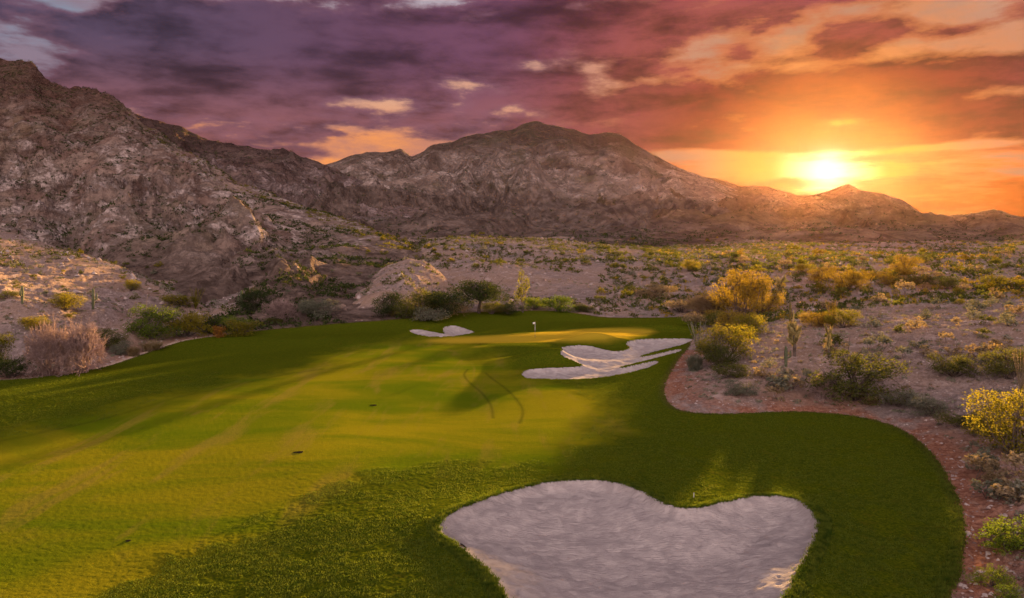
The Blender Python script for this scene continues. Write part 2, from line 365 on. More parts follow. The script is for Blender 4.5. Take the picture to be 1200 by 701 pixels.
def h_full(x, y, info=False):
    z, w = h_pre(x, y, True)
    s = sdist(x, y, TURF) if True else None
    far = y > 175
    s = np.where(far, -50, s)
    rag = pn(x*1.3, y*1.3, 91)*.12+pn(x*3.4, y*3.4, 92)*.05
    cls = np.where(s+rag > 0, 10, w)
    bd = np.full(x.shape, -50.)
    for i, (P, dep, wd_) in enumerate(BUNK):
        lp = (.18, .12, .1)[i]; d = sdist(x, y, P)+rag*1.1
        z = z-np.where(d > 0, ss(-.05, .5, d)*(.2, .08, .1)[i]+dep*(ss(0, wd_, d)), 0)+np.where(d <= 0, lp*np.exp(-(d/1.5)**2), lp*np.exp(-(d/.45)**2))
        m = d > 0
        z = z+np.where(m, pn(x*1.3, y*1.3, 93)*.045+pn(x*.35, y*.35, 94)*.14-.10*np.maximum(pn(x*2.4, y*2.4, 99)-.30, 0), 0)*ss(0, 1, d)
        cls = np.where(m, 11+i, cls); bd = np.maximum(bd, d)
    # turf surface: rough stands taller than the mown fairway
    isT = cls == 10
    fsd = sdist(x, y, fair)+rag*1.5
    gsd = sdist(x, y, green)
    mown = np.maximum(ss(-1.6, 1.2, fsd+pn(x*.5, y*.5, 160)*.9), ss(-.2, .2, gsd))
    tex = pn(x*3.1, y*3.1, 95)*.5+pn(x*7.3, y*7.3, 96)*.35
    z = z+np.where(isT, (1-mown)*(.05+tex*.035)+mown*tex*.014, 0)
    z = z+np.where(isT & (bd > -.5), .05*np.exp(-(bd/.25)**2), 0)
    # bare desert surface
    isD = (cls < 10)
    fade = np.minimum(ss(0, 1.2, -s), 1)
    st = fbm(x*.9, y*.9, 3, 97)*.12+np.maximum(pn(x*2.7, y*2.7, 98)-.25, 0)*.30
    z = z+np.where(isD & (w == 0), st*fade*np.interp(y, [0, 70, 150, 600], [1, .7, .4, .7]), 0)
    z = z-np.where(isD, .06*ss(0, .3, -s), 0)*(s > -5)
    if not info: return z
    cmown = np.maximum(ss(-5.0, 2.0, fsd+pn(x*.28, y*.28, 161)*2.2+pn(x*1.3, y*1.3, 162)*.8), ss(-.2, .2, gsd))
    return z, cls, s, mown, gsd, cmown

def gridstep():
    c = [-1300.]
    while c[-1] < 2500:
        p = c[-1]; d = 0 if -45 < p < 1245 else min(abs(p+45), abs(p-1245))
        c.append(p+1.3+d*.06)
    r = [13.]
    while r[-1] < 1850:
        y = r[-1]; r.append(y+max(.05, min(y*y/14500*(.6 if y > 30 else .95)+(.3 if y < 28 else 0), .0026*y if y < 128 else .0046*y)))
    return np.array(c), np.array(r)
cols, rows = gridstep()
PXg, Yg = np.meshgrid(cols, rows); Xg = (PXg-600)/FP*Yg
NR, NC = Xg.shape
print('grid', NR, NC)
Z, CLS, SD, MOWN, GSD, FSD = (a.reshape(NR, NC) for a in h_full(Xg.ravel(), Yg.ravel(), True))

# ------------------------------------------------------------------ materials
def newmat(name):
    m = bpy.data.materials.new(name); m.use_nodes = True; t = m.node_tree; t.nodes.clear()
    o = t.nodes.new('ShaderNodeOutputMaterial'); b = t.nodes.new('ShaderNodeBsdfPrincipled')
    b.inputs['Roughness'].default_value = .9; b.inputs['Specular IOR Level'].default_value = 0
    t.links.new(b.outputs[0], o.inputs[0])
    g = t.nodes.new('ShaderNodeNewGeometry')
    return m, t, b, E(t, g.outputs['Position']), o
def setc(t, b, c, rough=None): t.links.new(c.s, b.inputs['Base Color'])
def bump(t, b, h, dist, st=1.0):
    n = t.nodes.new('ShaderNodeBump'); n.inputs['Distance'].default_value = dist; n.inputs['Strength'].default_value = st
    t.links.new(h.s, n.inputs['Height']); t.links.new(n.outputs[0], b.inputs['Normal'])
def attr(t, name):
    n = t.nodes.new('ShaderNodeAttribute'); n.attribute_name = name
    s = t.nodes.new('ShaderNodeSeparateColor'); t.links.new(n.outputs['Color'], s.inputs[0])
    return [E(t, s.outputs[i]) for i in range(3)]+[E(t, n.outputs['Alpha'])]

def turf_mat():
    m, t, b, P, o = newmat('turf')
    fw, gr, tk, ed = attr(t, 'zone')
    f = noise(t, P, 7, 6, .7); g = noise(t, mapping(t, P, (.05, .12, .1)), 1.0, 5, .6, .6); h = noise(t, P, 1.4, 5, .6)
    st = noise(t, mapping(t, P, (.25, .05, .1)), 1.6, 4, .6, .4)
    rough_ = mixc(t, smooth(f, .3, .7), (.024, .046, .003), (.105, .120, .006))
    rough_ = mixc(t, smooth(h, .52, .72)*.5, rough_, (.095, .085, .008))
    fair_ = mixc(t, smooth(g, .35, .65), (.095, .135, .004), (.20, .185, .007))
    fair_ = mixc(t, smooth(st, .5, .68)*.45, fair_, (.23, .165, .030))
    fair_ = mixc(t, smooth(f, .4, .75)*.25, fair_, (.045, .070, .010))
    c = mixc(t, fw, rough_, fair_)
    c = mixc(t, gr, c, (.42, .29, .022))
    c = mixc(t, tk, c, (.018, .030, .006))
    c = mixc(t, ed*.7, c, (.10, .055, .025))
    setc(t, b, c)
    bump(t, b, noise(t, P, 16, 5, .75), .12, .9)
    b.inputs['Specular IOR Level'].default_value = 0
    return m
def sand_mat():
    m, t, b, P, o = newmat('bunker_sand')
    f = noise(t, P, 1.1, 6, .6, .8); w = noise(t, mapping(t, P, (.8, 3, 1)), 2.5, 5, .6, 1.2)
    c = mixc(t, smooth(f, .35, .68), (.335, .29, .275), (.46, .40, .37))
    c = mixc(t, smooth(w, .6, .75)*.22, c, (.27, .21, .18))
    setc(t, b, c)
    rk_ = noise(t, mapping(t, P, (1.2, 14, 1)), 1.0, 3, .5, .5)
    bump(t, b, w*.9+noise(t, P, 14, 4, .7)*.45+rk_*.6, .16, .75)
    return m
def desert_mat():
    m, t, b, P, o = newmat('desert_soil')
    e, red, _, _ = attr(t, 'zone')
    g = noise(t, P, 3.0, 8, .75); L = noise(t, P, .06, 5, .6, .5); peb = noise(t, P, 9, 3, .8)
    c = mixc(t, smooth(g, .32, .68), (.155, .108, .090), (.36, .265, .225))
    c = mixc(t, smooth(L, .42, .62)*.6, c, (.27, .175, .115))
    c = mixc(t, smooth(L, .50, .36)*.55, c, (.155, .125, .115))
    c = mixc(t, smooth(peb, .60, .72)*.6, c, (.38, .30, .26))
    c = mixc(t, smooth(peb, .40, .30)*.7, c, (.06, .042, .035))
    md = noise(t, P, .42, 7, .72, .3)
    c = mixc(t, smooth(md, .52, .66)*.7, c, (.40, .31, .275))
    c = mixc(t, smooth(md, .45, .33)*.5, c, (.095, .066, .052))
    rd = mixc(t, smooth(g, .35, .65), (.16, .062, .038), (.33, .16, .10))
    rd = mixc(t, smooth(peb, .60, .72)*.7, rd, (.42, .28, .23))
    c = mixc(t, red*smooth(L*.5+noise(t, P, .5, 4)*.5, .40, .52), c, rd)
    c = mixc(t, e, c, (.48, .36, .27))
    setc(t, b, c)
    bump(t, b, g+peb*.5, .16, .8)
    return m
def rock_mat(name, S, pale, mid, rust, olive, ol, topz, foot=6, soilk=1.0):
    m, t, b, P, o = newmat(name)
    P2 = mapping(t, P, (1/S, 1/S, 1/S))
    a = noise(t, P2, 1.0, 9, .62, .9); v = noise(t, P2, 4.5, 8, .7, .3); q = noise(t, P2, .45, 5, .5, 1.0)
    w = noise(t, mapping(t, P2, (1, 1, 1.6)), 2.4, 10, .72, .35)
    ge = t.nodes.new('ShaderNodeNewGeometry'); sp_ = t.nodes.new('ShaderNodeSeparateXYZ'); t.links.new(ge.outputs['Normal'], sp_.inputs[0])
    sz = t.nodes.new('ShaderNodeSeparateXYZ'); t.links.new(P.s, sz.inputs[0])
    nz_, pz = E(t, sp_.outputs[2]), E(t, sz.outputs[2])
    up = smooth(pz+(a-.5)*topz*.9, topz*.45, topz*.95)
    c = mixc(t, smooth(v, .30, .66), tuple(x*.68 for x in mid), mid)
    c = mixc(t, smooth(w, .47, .60)*(up*-.75+1.0), c, pale)
    c = mixc(t, smooth(a, .50, .62)*.5, c, rust)
    c = mixc(t, up*.85, c, tuple(x*.75 for x in rust))
    c = mixc(t, smooth(noise(t, P2, 1.6, 8, .75)+(q-.5)*.8, .50, .64)*ol, c, olive)
    c = mixc(t, smooth(v, .42, .32)*.65, c, (.060, .043, .036))
    soil = mixc(t, smooth(v, .35, .65), (.14, .095, .075), (.29, .21, .17))
    c = mixc(t, smooth(pz+(a-.5)*30, foot+10, foot), c, soil)
    setc(t, b, c)
    def vor(scl, feat='F1'):
        n = t.nodes.new('ShaderNodeTexVoronoi'); n.feature = feat; n.inputs['Scale'].default_value = scl
        wv = t.nodes.new('ShaderNodeVectorMath'); wv.operation = 'ADD'; nn_ = t.nodes.new('ShaderNodeTexNoise'); nn_.inputs['Scale'].default_value = scl*.9
        nn_.inputs['Detail'].default_value = 4; t.links.new(P2.s, nn_.inputs['Vector']); sv = t.nodes.new('ShaderNodeVectorMath'); sv.operation = 'SCALE'; sv.inputs['Scale'].default_value = .9/scl
        t.links.new(nn_.outputs['Color'], sv.inputs[0]); t.links.new(P2.s, wv.inputs[0]); t.links.new(sv.outputs[0], wv.inputs[1]); t.links.new(wv.outputs[0], n.inputs['Vector'])
        return E(t, n.outputs['Distance'])
    d1, d2 = vor(5.5, 'DISTANCE_TO_EDGE'), vor(14.0, 'DISTANCE_TO_EDGE')
    rocky = smooth(w, .44, .56)
    crack = smooth(d1, .09, .0)*.42+smooth(d2, .12, .0)*.25
    c = mixc(t, crack*rocky, c, tuple(x*.35 for x in mid))
    setc(t, b, c)
    bump(t, b, w*.8+v*1.0+(d1*1.6+d2*.7)*rocky, S*.16, .95)
    return m
M_turf, M_sand, M_des = turf_mat(), sand_mat(), desert_mat()
M_A = rock_mat('near_mountain_rock', 26, (.66, .52, .46), (.40, .285, .225), (.15, .075, .055), (.15, .13, .055), .28, 110)
M_B = rock_mat('dark_ridge_rock', 45, (.44, .33, .30), (.28, .19, .16), (.11, .065, .055), (.075, .070, .040), .4, 130, 16)
M_C = rock_mat('central_mountain_rock', 60, (.60, .46, .39), (.38, .275, .22), (.16, .10, .075), (.12, .10, .055), .55, 185, 48)
M_D = rock_mat('far_hill_rock', 90, (.38, .26, .18), (.27, .18, .12), (.20, .12, .08), (.15, .11, .05), .4, 150, 20)

C = sc.collection
def mesh_obj(name, V, F_, mat=None, parent=None, smooth_=True, kind=None):
    me = bpy.data.meshes.new(name)
    V = np.asarray(V, np.float32); F_ = np.asarray(F_, np.int32); k = F_.shape[1]
    me.vertices.add(len(V)); me.vertices.foreach_set('co', V.ravel())
    me.loops.add(F_.size); me.loops.foreach_set('vertex_index', F_.ravel())
    me.polygons.add(len(F_)); me.polygons.foreach_set('loop_start', np.arange(0, F_.size, k, dtype=np.int32))
    if smooth_: me.polygons.foreach_set('use_smooth', np.ones(len(F_), bool))
    me.update(calc_edges=True)
    if mat: me.materials.append(mat)
    o = bpy.data.objects.new(name, me); C.objects.link(o)
    if parent: o.parent = parent
    if kind: o['kind'] = kind
    return o
def tag(o, label, cat, group=None, kind=None):
    if label: o['label'] = label
    if cat: o['category'] = cat
    if group: o['group'] = group
    if kind: o['kind'] = kind
    return o

# ------------------------------------------------------------------ build the ground
I = np.arange(NR*NC).reshape(NR, NC)
quads = np.stack([I[:-1, :-1], I[:-1, 1:], I[1:, 1:], I[1:, :-1]], -1).reshape(-1, 4)
fc = np.maximum.reduce([CLS[:-1, :-1], CLS[1:, 1:]]).reshape(-1)
c0 = CLS[:-1, :-1].reshape(-1); fc = np.where((fc >= 10) | (c0 >= 10), c0, fc)
V = np.stack([Xg, Yg, Z], -1).reshape(-1, 3)
trk = np.zeros(NR*NC); xf, yf = Xg.ravel(), Yg.ravel()
mm = (yf > 45) & (yf < 125) & (CLS.ravel() == 10)
for T in TRK: trk[mm] = np.maximum(trk[mm], np.exp(-(segdist(xf[mm], yf[mm], T, False)/.15)**2))
trk[mm] = np.maximum(trk[mm], .5*np.exp(-(segdist(xf[mm], yf[mm], cut, False)/.3)**2))
sdf = SD.ravel()
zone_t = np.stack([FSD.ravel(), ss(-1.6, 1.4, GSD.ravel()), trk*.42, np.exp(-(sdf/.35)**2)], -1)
left = ss(20, -5, xf)*(yf < 125)
edge_ = np.exp(-((sdf+.5)/.5)**2)*left
red_ = np.exp(-(np.maximum(-sdf-.2, 0)/3.2)**2)*(yf < 95)*(xf > 5)+np.exp(-(np.maximum(-sdf, 0)/5)**2)*left*.5
zone_d = np.stack([np.clip(edge_, 0, 1), np.clip(red_, 0, 1), 0*edge_, 0*edge_+1], -1)
def part_of(name, sel, mat, zone=None, kind='structure'):
    q = quads[sel]; u, inv = np.unique(q, return_inverse=True)
    o = mesh_obj(name, V[u], inv.reshape(-1, 4), mat, kind=kind)
    if zone is not None:
        a = o.data.color_attributes.new('zone', 'FLOAT_COLOR', 'POINT'); a.data.foreach_set('color', zone[u].astype(np.float32).ravel())
    return o
part_of('desert_ground', fc == 0, M_des, zone_d)
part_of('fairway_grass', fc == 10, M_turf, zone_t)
for i in range(3): part_of('sand_bunker', fc == 11+i, M_sand)
for k, (nm, mt) in enumerate((('mountain', M_A), ('ridge', M_B), ('mountain', M_C), ('hills', M_D), ('hills', M_D))): part_of(nm, fc == k+1, mt)
s_ = 1890
sx_ = 4550
mesh_obj('ground', [(-sx_, -400, -6), (sx_, -400, -6), (sx_, s_, -6), (-sx_, s_, -6)], [(0, 1, 2, 3)], M_des, kind='structure')
nr_ = [(-60, -60, -.4), (60, -60, -.4), (60, 14, -.4), (-60, 14, -.4)]
mesh_obj('lawn', nr_, [(0, 1, 2, 3)], M_turf, kind='structure')

# grid lookup of the built surface
def ground(x, y):
    return h_full(np.atleast_1d(np.asarray(x, float)), np.atleast_1d(np.asarray(y, float)))

# ------------------------------------------------------------------ haze
hz = mesh_obj('haze', [(x, y, z) for x in (-4600, 4600) for y in (-450, 1900) for z in (-7, 228)],
              [(0, 1, 3, 2), (4, 6, 7, 5), (0, 4, 5, 1), (2, 3, 7, 6), (0, 2, 6, 4), (1, 5, 7, 3)], None, smooth_=False, kind='stuff')
hm = bpy.data.materials.new('haze'); hm.use_nodes = True; t = hm.node_tree; t.nodes.clear()
o_ = t.nodes.new('ShaderNodeOutputMaterial'); pv = t.nodes.new('ShaderNodeVolumePrincipled'); t.links.new(pv.outputs[0], o_.inputs['Volume'])
pv.inputs['Density'].default_value = .0000032; pv.inputs['Anisotropy'].default_value = .88; pv.inputs['Color'].default_value = (1, .50, .28, 1)
hz.data.materials.append(hm)

# ------------------------------------------------------------------ plant meshes
def tube(paths, sides=5):
    Vs, Fs, n = [], [], 0
    for pts, rad in paths:
        pts = np.asarray(pts, float); m = len(pts)
        for i in range(m):
            d = pts[min(i+1, m-1)]-pts[max(i-1, 0)]; d = d/(np.linalg.norm(d)+1e-9)
            a = np.cross(d, (0.31, .95, .1)); a /= np.linalg.norm(a)+1e-9; b = np.cross(d, a)
            for k in range(sides):
                th = 2*math.pi*k/sides; Vs.append(pts[i]+(a*math.cos(th)+b*math.sin(th))*rad[i])
        for i in range(m-1):
            for k in range(sides):
                k2 = (k+1) % sides
                Fs.append((n+i*sides+k, n+i*sides+k2, n+(i+1)*sides+k2, n+(i+1)*sides+k))
        n += m*sides
    return np.array(Vs), np.array(Fs)
def leaves(P, size, g, tall=1.0):
    n = len(P); a = g.normal(size=(n, 3)); a /= np.linalg.norm(a, axis=1)[:, None]
    b = g.normal(size=(n, 3)); b -= a*(a*b).sum(1)[:, None]; b /= np.linalg.norm(b, axis=1)[:, None]
    s = (size*g.uniform(.6, 1.35, n))[:, None]; w = s*g.uniform(.35, .7, n)[:, None]
    Vv = np.stack([P-a*s, P-b*w, P+a*s, P+b*w], 1).reshape(-1, 3)
    return Vv, np.arange(4*n).reshape(n, 4)
def lobes(g, n, w, h, zlo=.25, kind='round'):
    L = []
    for i in range(n):
        th = g.uniform(0, 2*math.pi); r = math.sqrt(g.uniform(0, 1))*(w*.34)
        z = g.uniform(zlo, .78)*h*(1-.35*(r/(w*.34))**2)
        rr = g.uniform(.15, .26)*w*(1.1-.3*z/h)
        L.append((r*math.cos(th), r*math.sin(th), z, rr, rr*g.uniform(.55, .85)*min(h/w*1.3, 1.1)))
    return L
def leaf_pts(g, L, n, ph):
    P = []
    wts = np.array([l[3]**2 for l in L]); wts /= wts.sum()
    for l, k in zip(L, (wts*n).astype(int)):
        d = g.normal(size=(k, 3)); d /= np.linalg.norm(d, axis=1)[:, None]
        r = g.uniform(.15, 1, k)**.45*(1+.22*pn(d[:, 0]*2.5+l[0]*9, d[:, 2]*2.5+d[:, 1]*2, ph)*1.4)
        q = np.c_[l[0]+d[:, 0]*l[3]*r, l[1]+d[:, 1]*l[3]*r, l[2]+d[:, 2]*l[4]*r]
        P.append(q)
    P = np.vstack(P)
    keep = pn(P[:, 0]*5.5+ph, P[:, 1]*5.5+P[:, 2]*6.5, ph+3) > -.26
    P = P[keep & (P[:, 2] > .01)]
    return P
PROTO = {}
def proto(kind, var):
    key = (kind, var)
    if key in PROTO: return PROTO[key]
    g = np.random.default_rng(100+hash(kind) % 1+var*13+sum(map(ord, kind)))
    parts = []
    if kind in ('round', 'dome', 'small', 'tree', 'loose', 'tall'):
        cfg = {'round': (19, 1, 1, .18, 9500, .0135), 'dome': (14, 1, 1, .10, 5200, .017), 'small': (6, 1, 1, .2, 420, .055), 'tree': (19, 1.12, 1, .50, 8000, .0155), 'loose': (14, 1, 1, .30, 2600, .022), 'tall': (9, 1, 1, .5, 1000, .024)}[kind]
        L = lobes(g, cfg[0], cfg[1], cfg[2], cfg[3])
        if kind == 'tree': L = [(a, b, max(c, .46), r*.95, r2*1.0) for a, b, c, r, r2 in L]
        if kind == 'tall': L = [(a*.7, b*.7, c, r*.8, r2*1.1) for a, b, c, r, r2 in L]
        P = leaf_pts(g, L, cfg[4], var)
        parts.append(('crown' if kind in ('tree', 'tall') else 'foliage', *leaves(P, cfg[5], g)))
        paths = []
        nb_ = 3 if kind == 'small' else len(L)
        base_n = 1 if kind == 'tree' else 5
        if kind == 'tree':
            fork = np.array([.03, .02, .30]); paths.append(([(0, 0, -.04), (.012, 0, .12), fork], [.034, .028, .024]))
        for i in range(nb_):
            l = L[i]; e = np.array(l[:3]); e[2] = min(e[2]+l[4]*.4, .95)
            if kind == 'tree': s0 = fork
            else: s0 = np.array([g.normal()*.03, g.normal()*.03, -.03])
            m1 = s0*.5+e*.5+np.array([g.normal()*.03, g.normal()*.03, -.02])
            r0 = .018 if kind == 'tree' else .011
            paths.append(([s0, m1, e], [r0, r0*.65, r0*.25]))
            for _ in range(0 if kind == 'small' else 3):
                q = e+g.normal(size=3)*l[3]*.55; paths.append(([m1*.4+e*.6, q], [r0*.4, r0*.12]))
        vt, ft = tube(paths, 4 if kind != 'tree' else 6)
        parts.append(('trunk' if kind == 'tree' else 'stems', vt, ft))
    elif kind == 'twig':
        paths = []
        def grow(p, d, l, r, lv):
            q = p+d*l; m = (p+q)/2+g.normal(size=3)*l*.08
            paths.append(([p, m, q], [r, r*.8, r*.55]))
            if lv == 0: return
            for _ in range(3 if lv > 1 else 4):
                nd = d+g.normal(size=3)*.48; nd[2] += .05; nd /= np.linalg.norm(nd); grow(q-d*l*g.uniform(0, .45), nd, l*g.uniform(.6, .85), max(r*.62, .0032), lv-1)
        for i in range(30):
            th = g.uniform(0, 6.28); tl = g.uniform(.1, 1.5); d = np.array([math.cos(th)*tl, math.sin(th)*tl, 1]); d /= np.linalg.norm(d)
            grow(np.array([g.normal()*.05, g.normal()*.05, -.02]), d, .30, .010, 4)
        vt, ft = tube(paths, 3)
        vt[:, :2] *= 1.0/np.percentile(np.abs(vt[:, 0]), 97)*.5; vt[:, 2] *= 1/np.percentile(vt[:, 2], 98); vt[:, 2] = np.maximum(vt[:, 2], -.02)
        parts.append(('branches', vt, ft))
    elif kind == 'tuft':
        n = 420; th = g.uniform(0, 6.28, n); tl = g.uniform(0, 1.0, n)**.8; l = g.uniform(.6, 1.05, n)
        b0 = np.c_[g.normal(size=n)*.09, g.normal(size=n)*.09, np.full(n, -.02)]
        d = np.c_[np.cos(th)*tl*.62, np.sin(th)*tl*.62, 1-.25*tl]; e = b0+d*l[:, None]*.8; md = b0*.5+e*.5+np.c_[np.zeros(n), np.zeros(n), np.full(n, .1)]
        s = np.c_[-np.sin(th), np.cos(th), np.zeros(n)]*.012
        Vv = np.stack([b0-s, b0+s, md+s*.8, md-s*.8, md-s*.8, md+s*.8, e+s*.15, e-s*.15], 1).reshape(-1, 3)
        parts.append(('blades', Vv, np.arange(8*n).reshape(-1, 4)))
    elif kind == 'ocotillo':
        for i in range(13):
            th = g.uniform(0, 6.28); tl = g.uniform(.08, .5); q = np.array([math.cos(th)*tl, math.sin(th)*tl, 1.0])*g.uniform(.75, 1)
            pts = [np.array([0, 0, -.03])+q*k*np.array([1, 1, 1])*(1-.06*math.sin(k*5)) for k in np.linspace(0, 1, 7)]
            vt, ft = tube([(pts, np.linspace(.016, .006, 7))], 5)
            g2 = g.uniform(.1, 1, 60); Pl = np.array([np.array(pts[0])+(np.array(pts[-1])-pts[0])*u for u in g2])+g.normal(size=(60, 3))*.012
            vl, fl = leaves(Pl, .014, g); parts.append(('stem', np.vstack([vt, vl]), np.vstack([ft, fl+len(vt)])))
    elif kind == 'saguaro':
        def col_(pts, r):
            pts = np.array(pts, float); Vs, Fs = [], []; S = 20; m = len(pts)
            for i in range(m):
                d = pts[min(i+1, m-1)]-pts[max(i-1, 0)]; d /= np.linalg.norm(d); a = np.cross(d, (0, 1, .01)); a /= np.linalg.norm(a); b = np.cross(d, a)
                rr = r[i]
                for k in range(S):
                    q = rr*(1 if k % 2 else .8); Vs.append(pts[i]+(a*math.cos(6.2832*k/S)+b*math.sin(6.2832*k/S))*q)
            for i in range(m-1):
                for k in range(S): Fs.append((i*S+k, i*S+(k+1) % S, (i+1)*S+(k+1) % S, (i+1)*S+k))
            return np.array(Vs), np.array(Fs)
        parts.append(('stem', *col_([(0, 0, -.02), (0, 0, .3), (0, .005, .6), (0, 0, .9), (0, 0, .98), (0, 0, 1.0)], [.055, .065, .07, .06, .035, .002])))
        for s in ((1, -1) if var else (1,)):
            parts.append(('arm', *col_([(0, 0, .45), (s*.12, .01, .46), (s*.17, .02, .52), (s*.175, .02, .7), (s*.17, .02, .78), (s*.17, .02, .80)], [.035, .04, .042, .04, .022, .001])))
    elif kind == 'cholla':
        vt, ft = tube([([(0, 0, -.03), (.01, 0, .25), (0, .01, .55)], [.05, .05, .04])], 7); parts.append(('trunk', vt, ft))
        for i in range(16):
            th = g.uniform(0, 6.28); z0 = g.uniform(.25, .62); l = g.uniform(.14, .26); d = np.array([math.cos(th)*.8, math.sin(th)*.8, g.uniform(.3, 1.1)])
            p0 = np.array([0, 0, z0]); pts = [p0+d*l*k for k in np.linspace(0, 1.2, 6)]
            vt, ft = tube([(pts, [.03, .045, .04, .05, .04, .01])], 7)
            pp = np.repeat(vt, 7, 0)+g.normal(size=(len(vt)*7, 3))*.014
            vl, fl = leaves(pp, .012, g)
            parts.append(('arm', np.vstack([vt, vl]), np.vstack([ft, fl+len(vt)])))
    ms = []
    for nm, v, f in parts:
        me = bpy.data.meshes.new(nm); v = np.asarray(v, np.float32); f = np.asarray(f, np.int32)
        me.vertices.add(len(v)); me.vertices.foreach_set('co', v.ravel()); me.loops.add(f.size); me.loops.foreach_set('vertex_index', f.ravel())
        me.polygons.add(len(f)); me.polygons.foreach_set('loop_start', np.arange(0, f.size, 4, dtype=np.int32)); me.update(calc_edges=True)
        me.materials.append(None); ms.append((nm, me, v, f))
    PROTO[key] = ms
    return ms
def leaf_mat(name, c, c2, tr=.35):
    m, t, b, P, o = newmat(name)
    oi = t.nodes.new('ShaderNodeObjectInfo'); rnd = E(t, oi.outputs['Random'])
    n = noise(t, P, 2.2, 4, .7)
    col_ = mixc(t, smooth(n+(rnd-.5)*.25, .36, .64), c, c2)
    setc(t, b, col_); b.inputs['Roughness'].default_value = .75
    tl = t.nodes.new('ShaderNodeBsdfTranslucent'); mx = t.nodes.new('ShaderNodeMixShader'); mx.inputs[0].default_value = tr
    tcol = mixc(t, 1.0, col_, (1.6, 1.45, .7), 'MULTIPLY'); t.links.new(tcol.s, tl.inputs[0])
    t.links.new(b.outputs[0], mx.inputs[1]); t.links.new(tl.outputs[0], mx.inputs[2]); t.links.new(mx.outputs[0], o.inputs[0])
    return m
LM = {'yellow': leaf_mat('yellow_green_leaves', (.095, .10, .014), (.20, .17, .022), .45),
      'olive': leaf_mat('olive_leaves', (.055, .065, .018), (.11, .11, .025)),
      'dark': leaf_mat('dark_leaves', (.022, .034, .012), (.050, .062, .018), .2),
      'green': leaf_mat('fresh_green_leaves', (.060, .095, .014), (.14, .18, .022), .4),
      'sage': leaf_mat('sage_leaves', (.11, .115, .080), (.19, .18, .13), .2),
      'gold': leaf_mat('golden_leaves', (.15, .105, .018), (.25, .18, .030), .35),
      'tan': leaf_mat('straw_leaves', (.17, .125, .07), (.27, .21, .13), .3),
      'rust': leaf_mat('rust_leaves', (.20, .08, .02), (.30, .15, .03), .35),
      'pink': leaf_mat('bare_twigs', (.24, .16, .14), (.40, .29, .26), .1),
      'cactus': leaf_mat('cactus_skin', (.09, .10, .055), (.16, .16, .09), .05),
      'spine': leaf_mat('cholla_spines', (.12, .10, .04), (.36, .29, .12), .25),
      'bark': leaf_mat('bark', (.07, .05, .04), (.13, .10, .08), 0.0)}
COUNT = [0]
QUEUE = []
def plant(name, label, cat, px, py, w, h, shape, colr, group=None, var=None, parts=True, kids=None):
    QUEUE.append((name, label, cat, px, py, w, h, shape, colr, group, var, parts))
def merged(kind, var):
    key = ('m', kind, var)
    if key not in PROTO:
        ms = proto(kind, var); vs_, fs_, n, mi = [], [], 0, []
        for i, (_, me, v, f) in enumerate(ms): vs_.append(v); fs_.append(f+n); n += len(v); mi += [min(i, 1)]*len(f)
        me = bpy.data.meshes.new(kind); v, f = np.vstack(vs_), np.vstack(fs_)
        me.vertices.add(len(v)); me.vertices.foreach_set('co', v.ravel()); me.loops.add(f.size); me.loops.foreach_set('vertex_index', f.astype(np.int32).ravel())
        me.polygons.add(len(f)); me.polygons.foreach_set('loop_start', np.arange(0, f.size, 4, dtype=np.int32)); me.update(calc_edges=True)
        me.materials.append(None); me.materials.append(None); me.polygons.foreach_set('material_index', np.array(mi, np.int32)); PROTO[key] = me
    return PROTO[key]
LAND = [(627, 390, 'flagstick'), (561, 345, 'umbrella shaped tree'), (613, 335, 'tall thin palo verde'), (480, 325, 'pale knoll'), (520, 390, 'small back bunker'), (628, 141, 'central peak'), (868, 340, 'tallest gold bank tree'),
 (970, 210, 'sun'), (78, 412, 'pink leafless thicket'), (178, 375, 'large green palo verde'), (296, 350, 'dark round mesquite'), (372, 356, 'grey green corner bush'), (109, 350, 'thin hillock saguaro'), (26, 348, 'pale border saguaro'),
 (1004, 436, 'large olive bush'), (1061, 308, 'round golden palo verde'), (994, 325, 'orange glowing bush'), (931, 392, 'stacked cholla'), (971, 400, 'thin cholla'), (1118, 422, 'lone gold tipped bush'), (1184, 420, 'olive border bush'),
 (1188, 490, 'bright yellow border bush'), (852, 400, 'wide yellow palo verde'), (653, 353, 'bright green dome bush'), (770, 340, 'tan gold bush'), (1110, 328, 'dark crest bush'), (1184, 615, 'dark green border bush'), (819, 395, 'spiky ocotillo'),
 (914, 337, 'glowing round cholla'), (458, 354, 'dark olive row bush'), (686, 360, 'olive row end bush'), (76, 351, 'midway yellow shrub'), (154, 333, 'hillock shoulder shrub'), (943, 312, 'yellow green flat bush'), (993, 217, 'ridge peak under the sun'),
 (1165, 246, 'far right peak'), (40, 375, 'shrub above the thicket'), (862, 452, 'grey sage dome'), (808, 310, 'upper yellow slope bush'), (700, 405, 'middle bunker'), (1186, 330, 'wide crest bush'), (960, 370, 'yellow orange bush'), (430, 178, 'left shoulder of the central mountain')]
USED = set()
HUE = {'olive': 'olive', 'yellow': 'yellow green', 'sage': 'grey', 'dark': 'dark', 'gold': 'golden', 'tan': 'straw'}
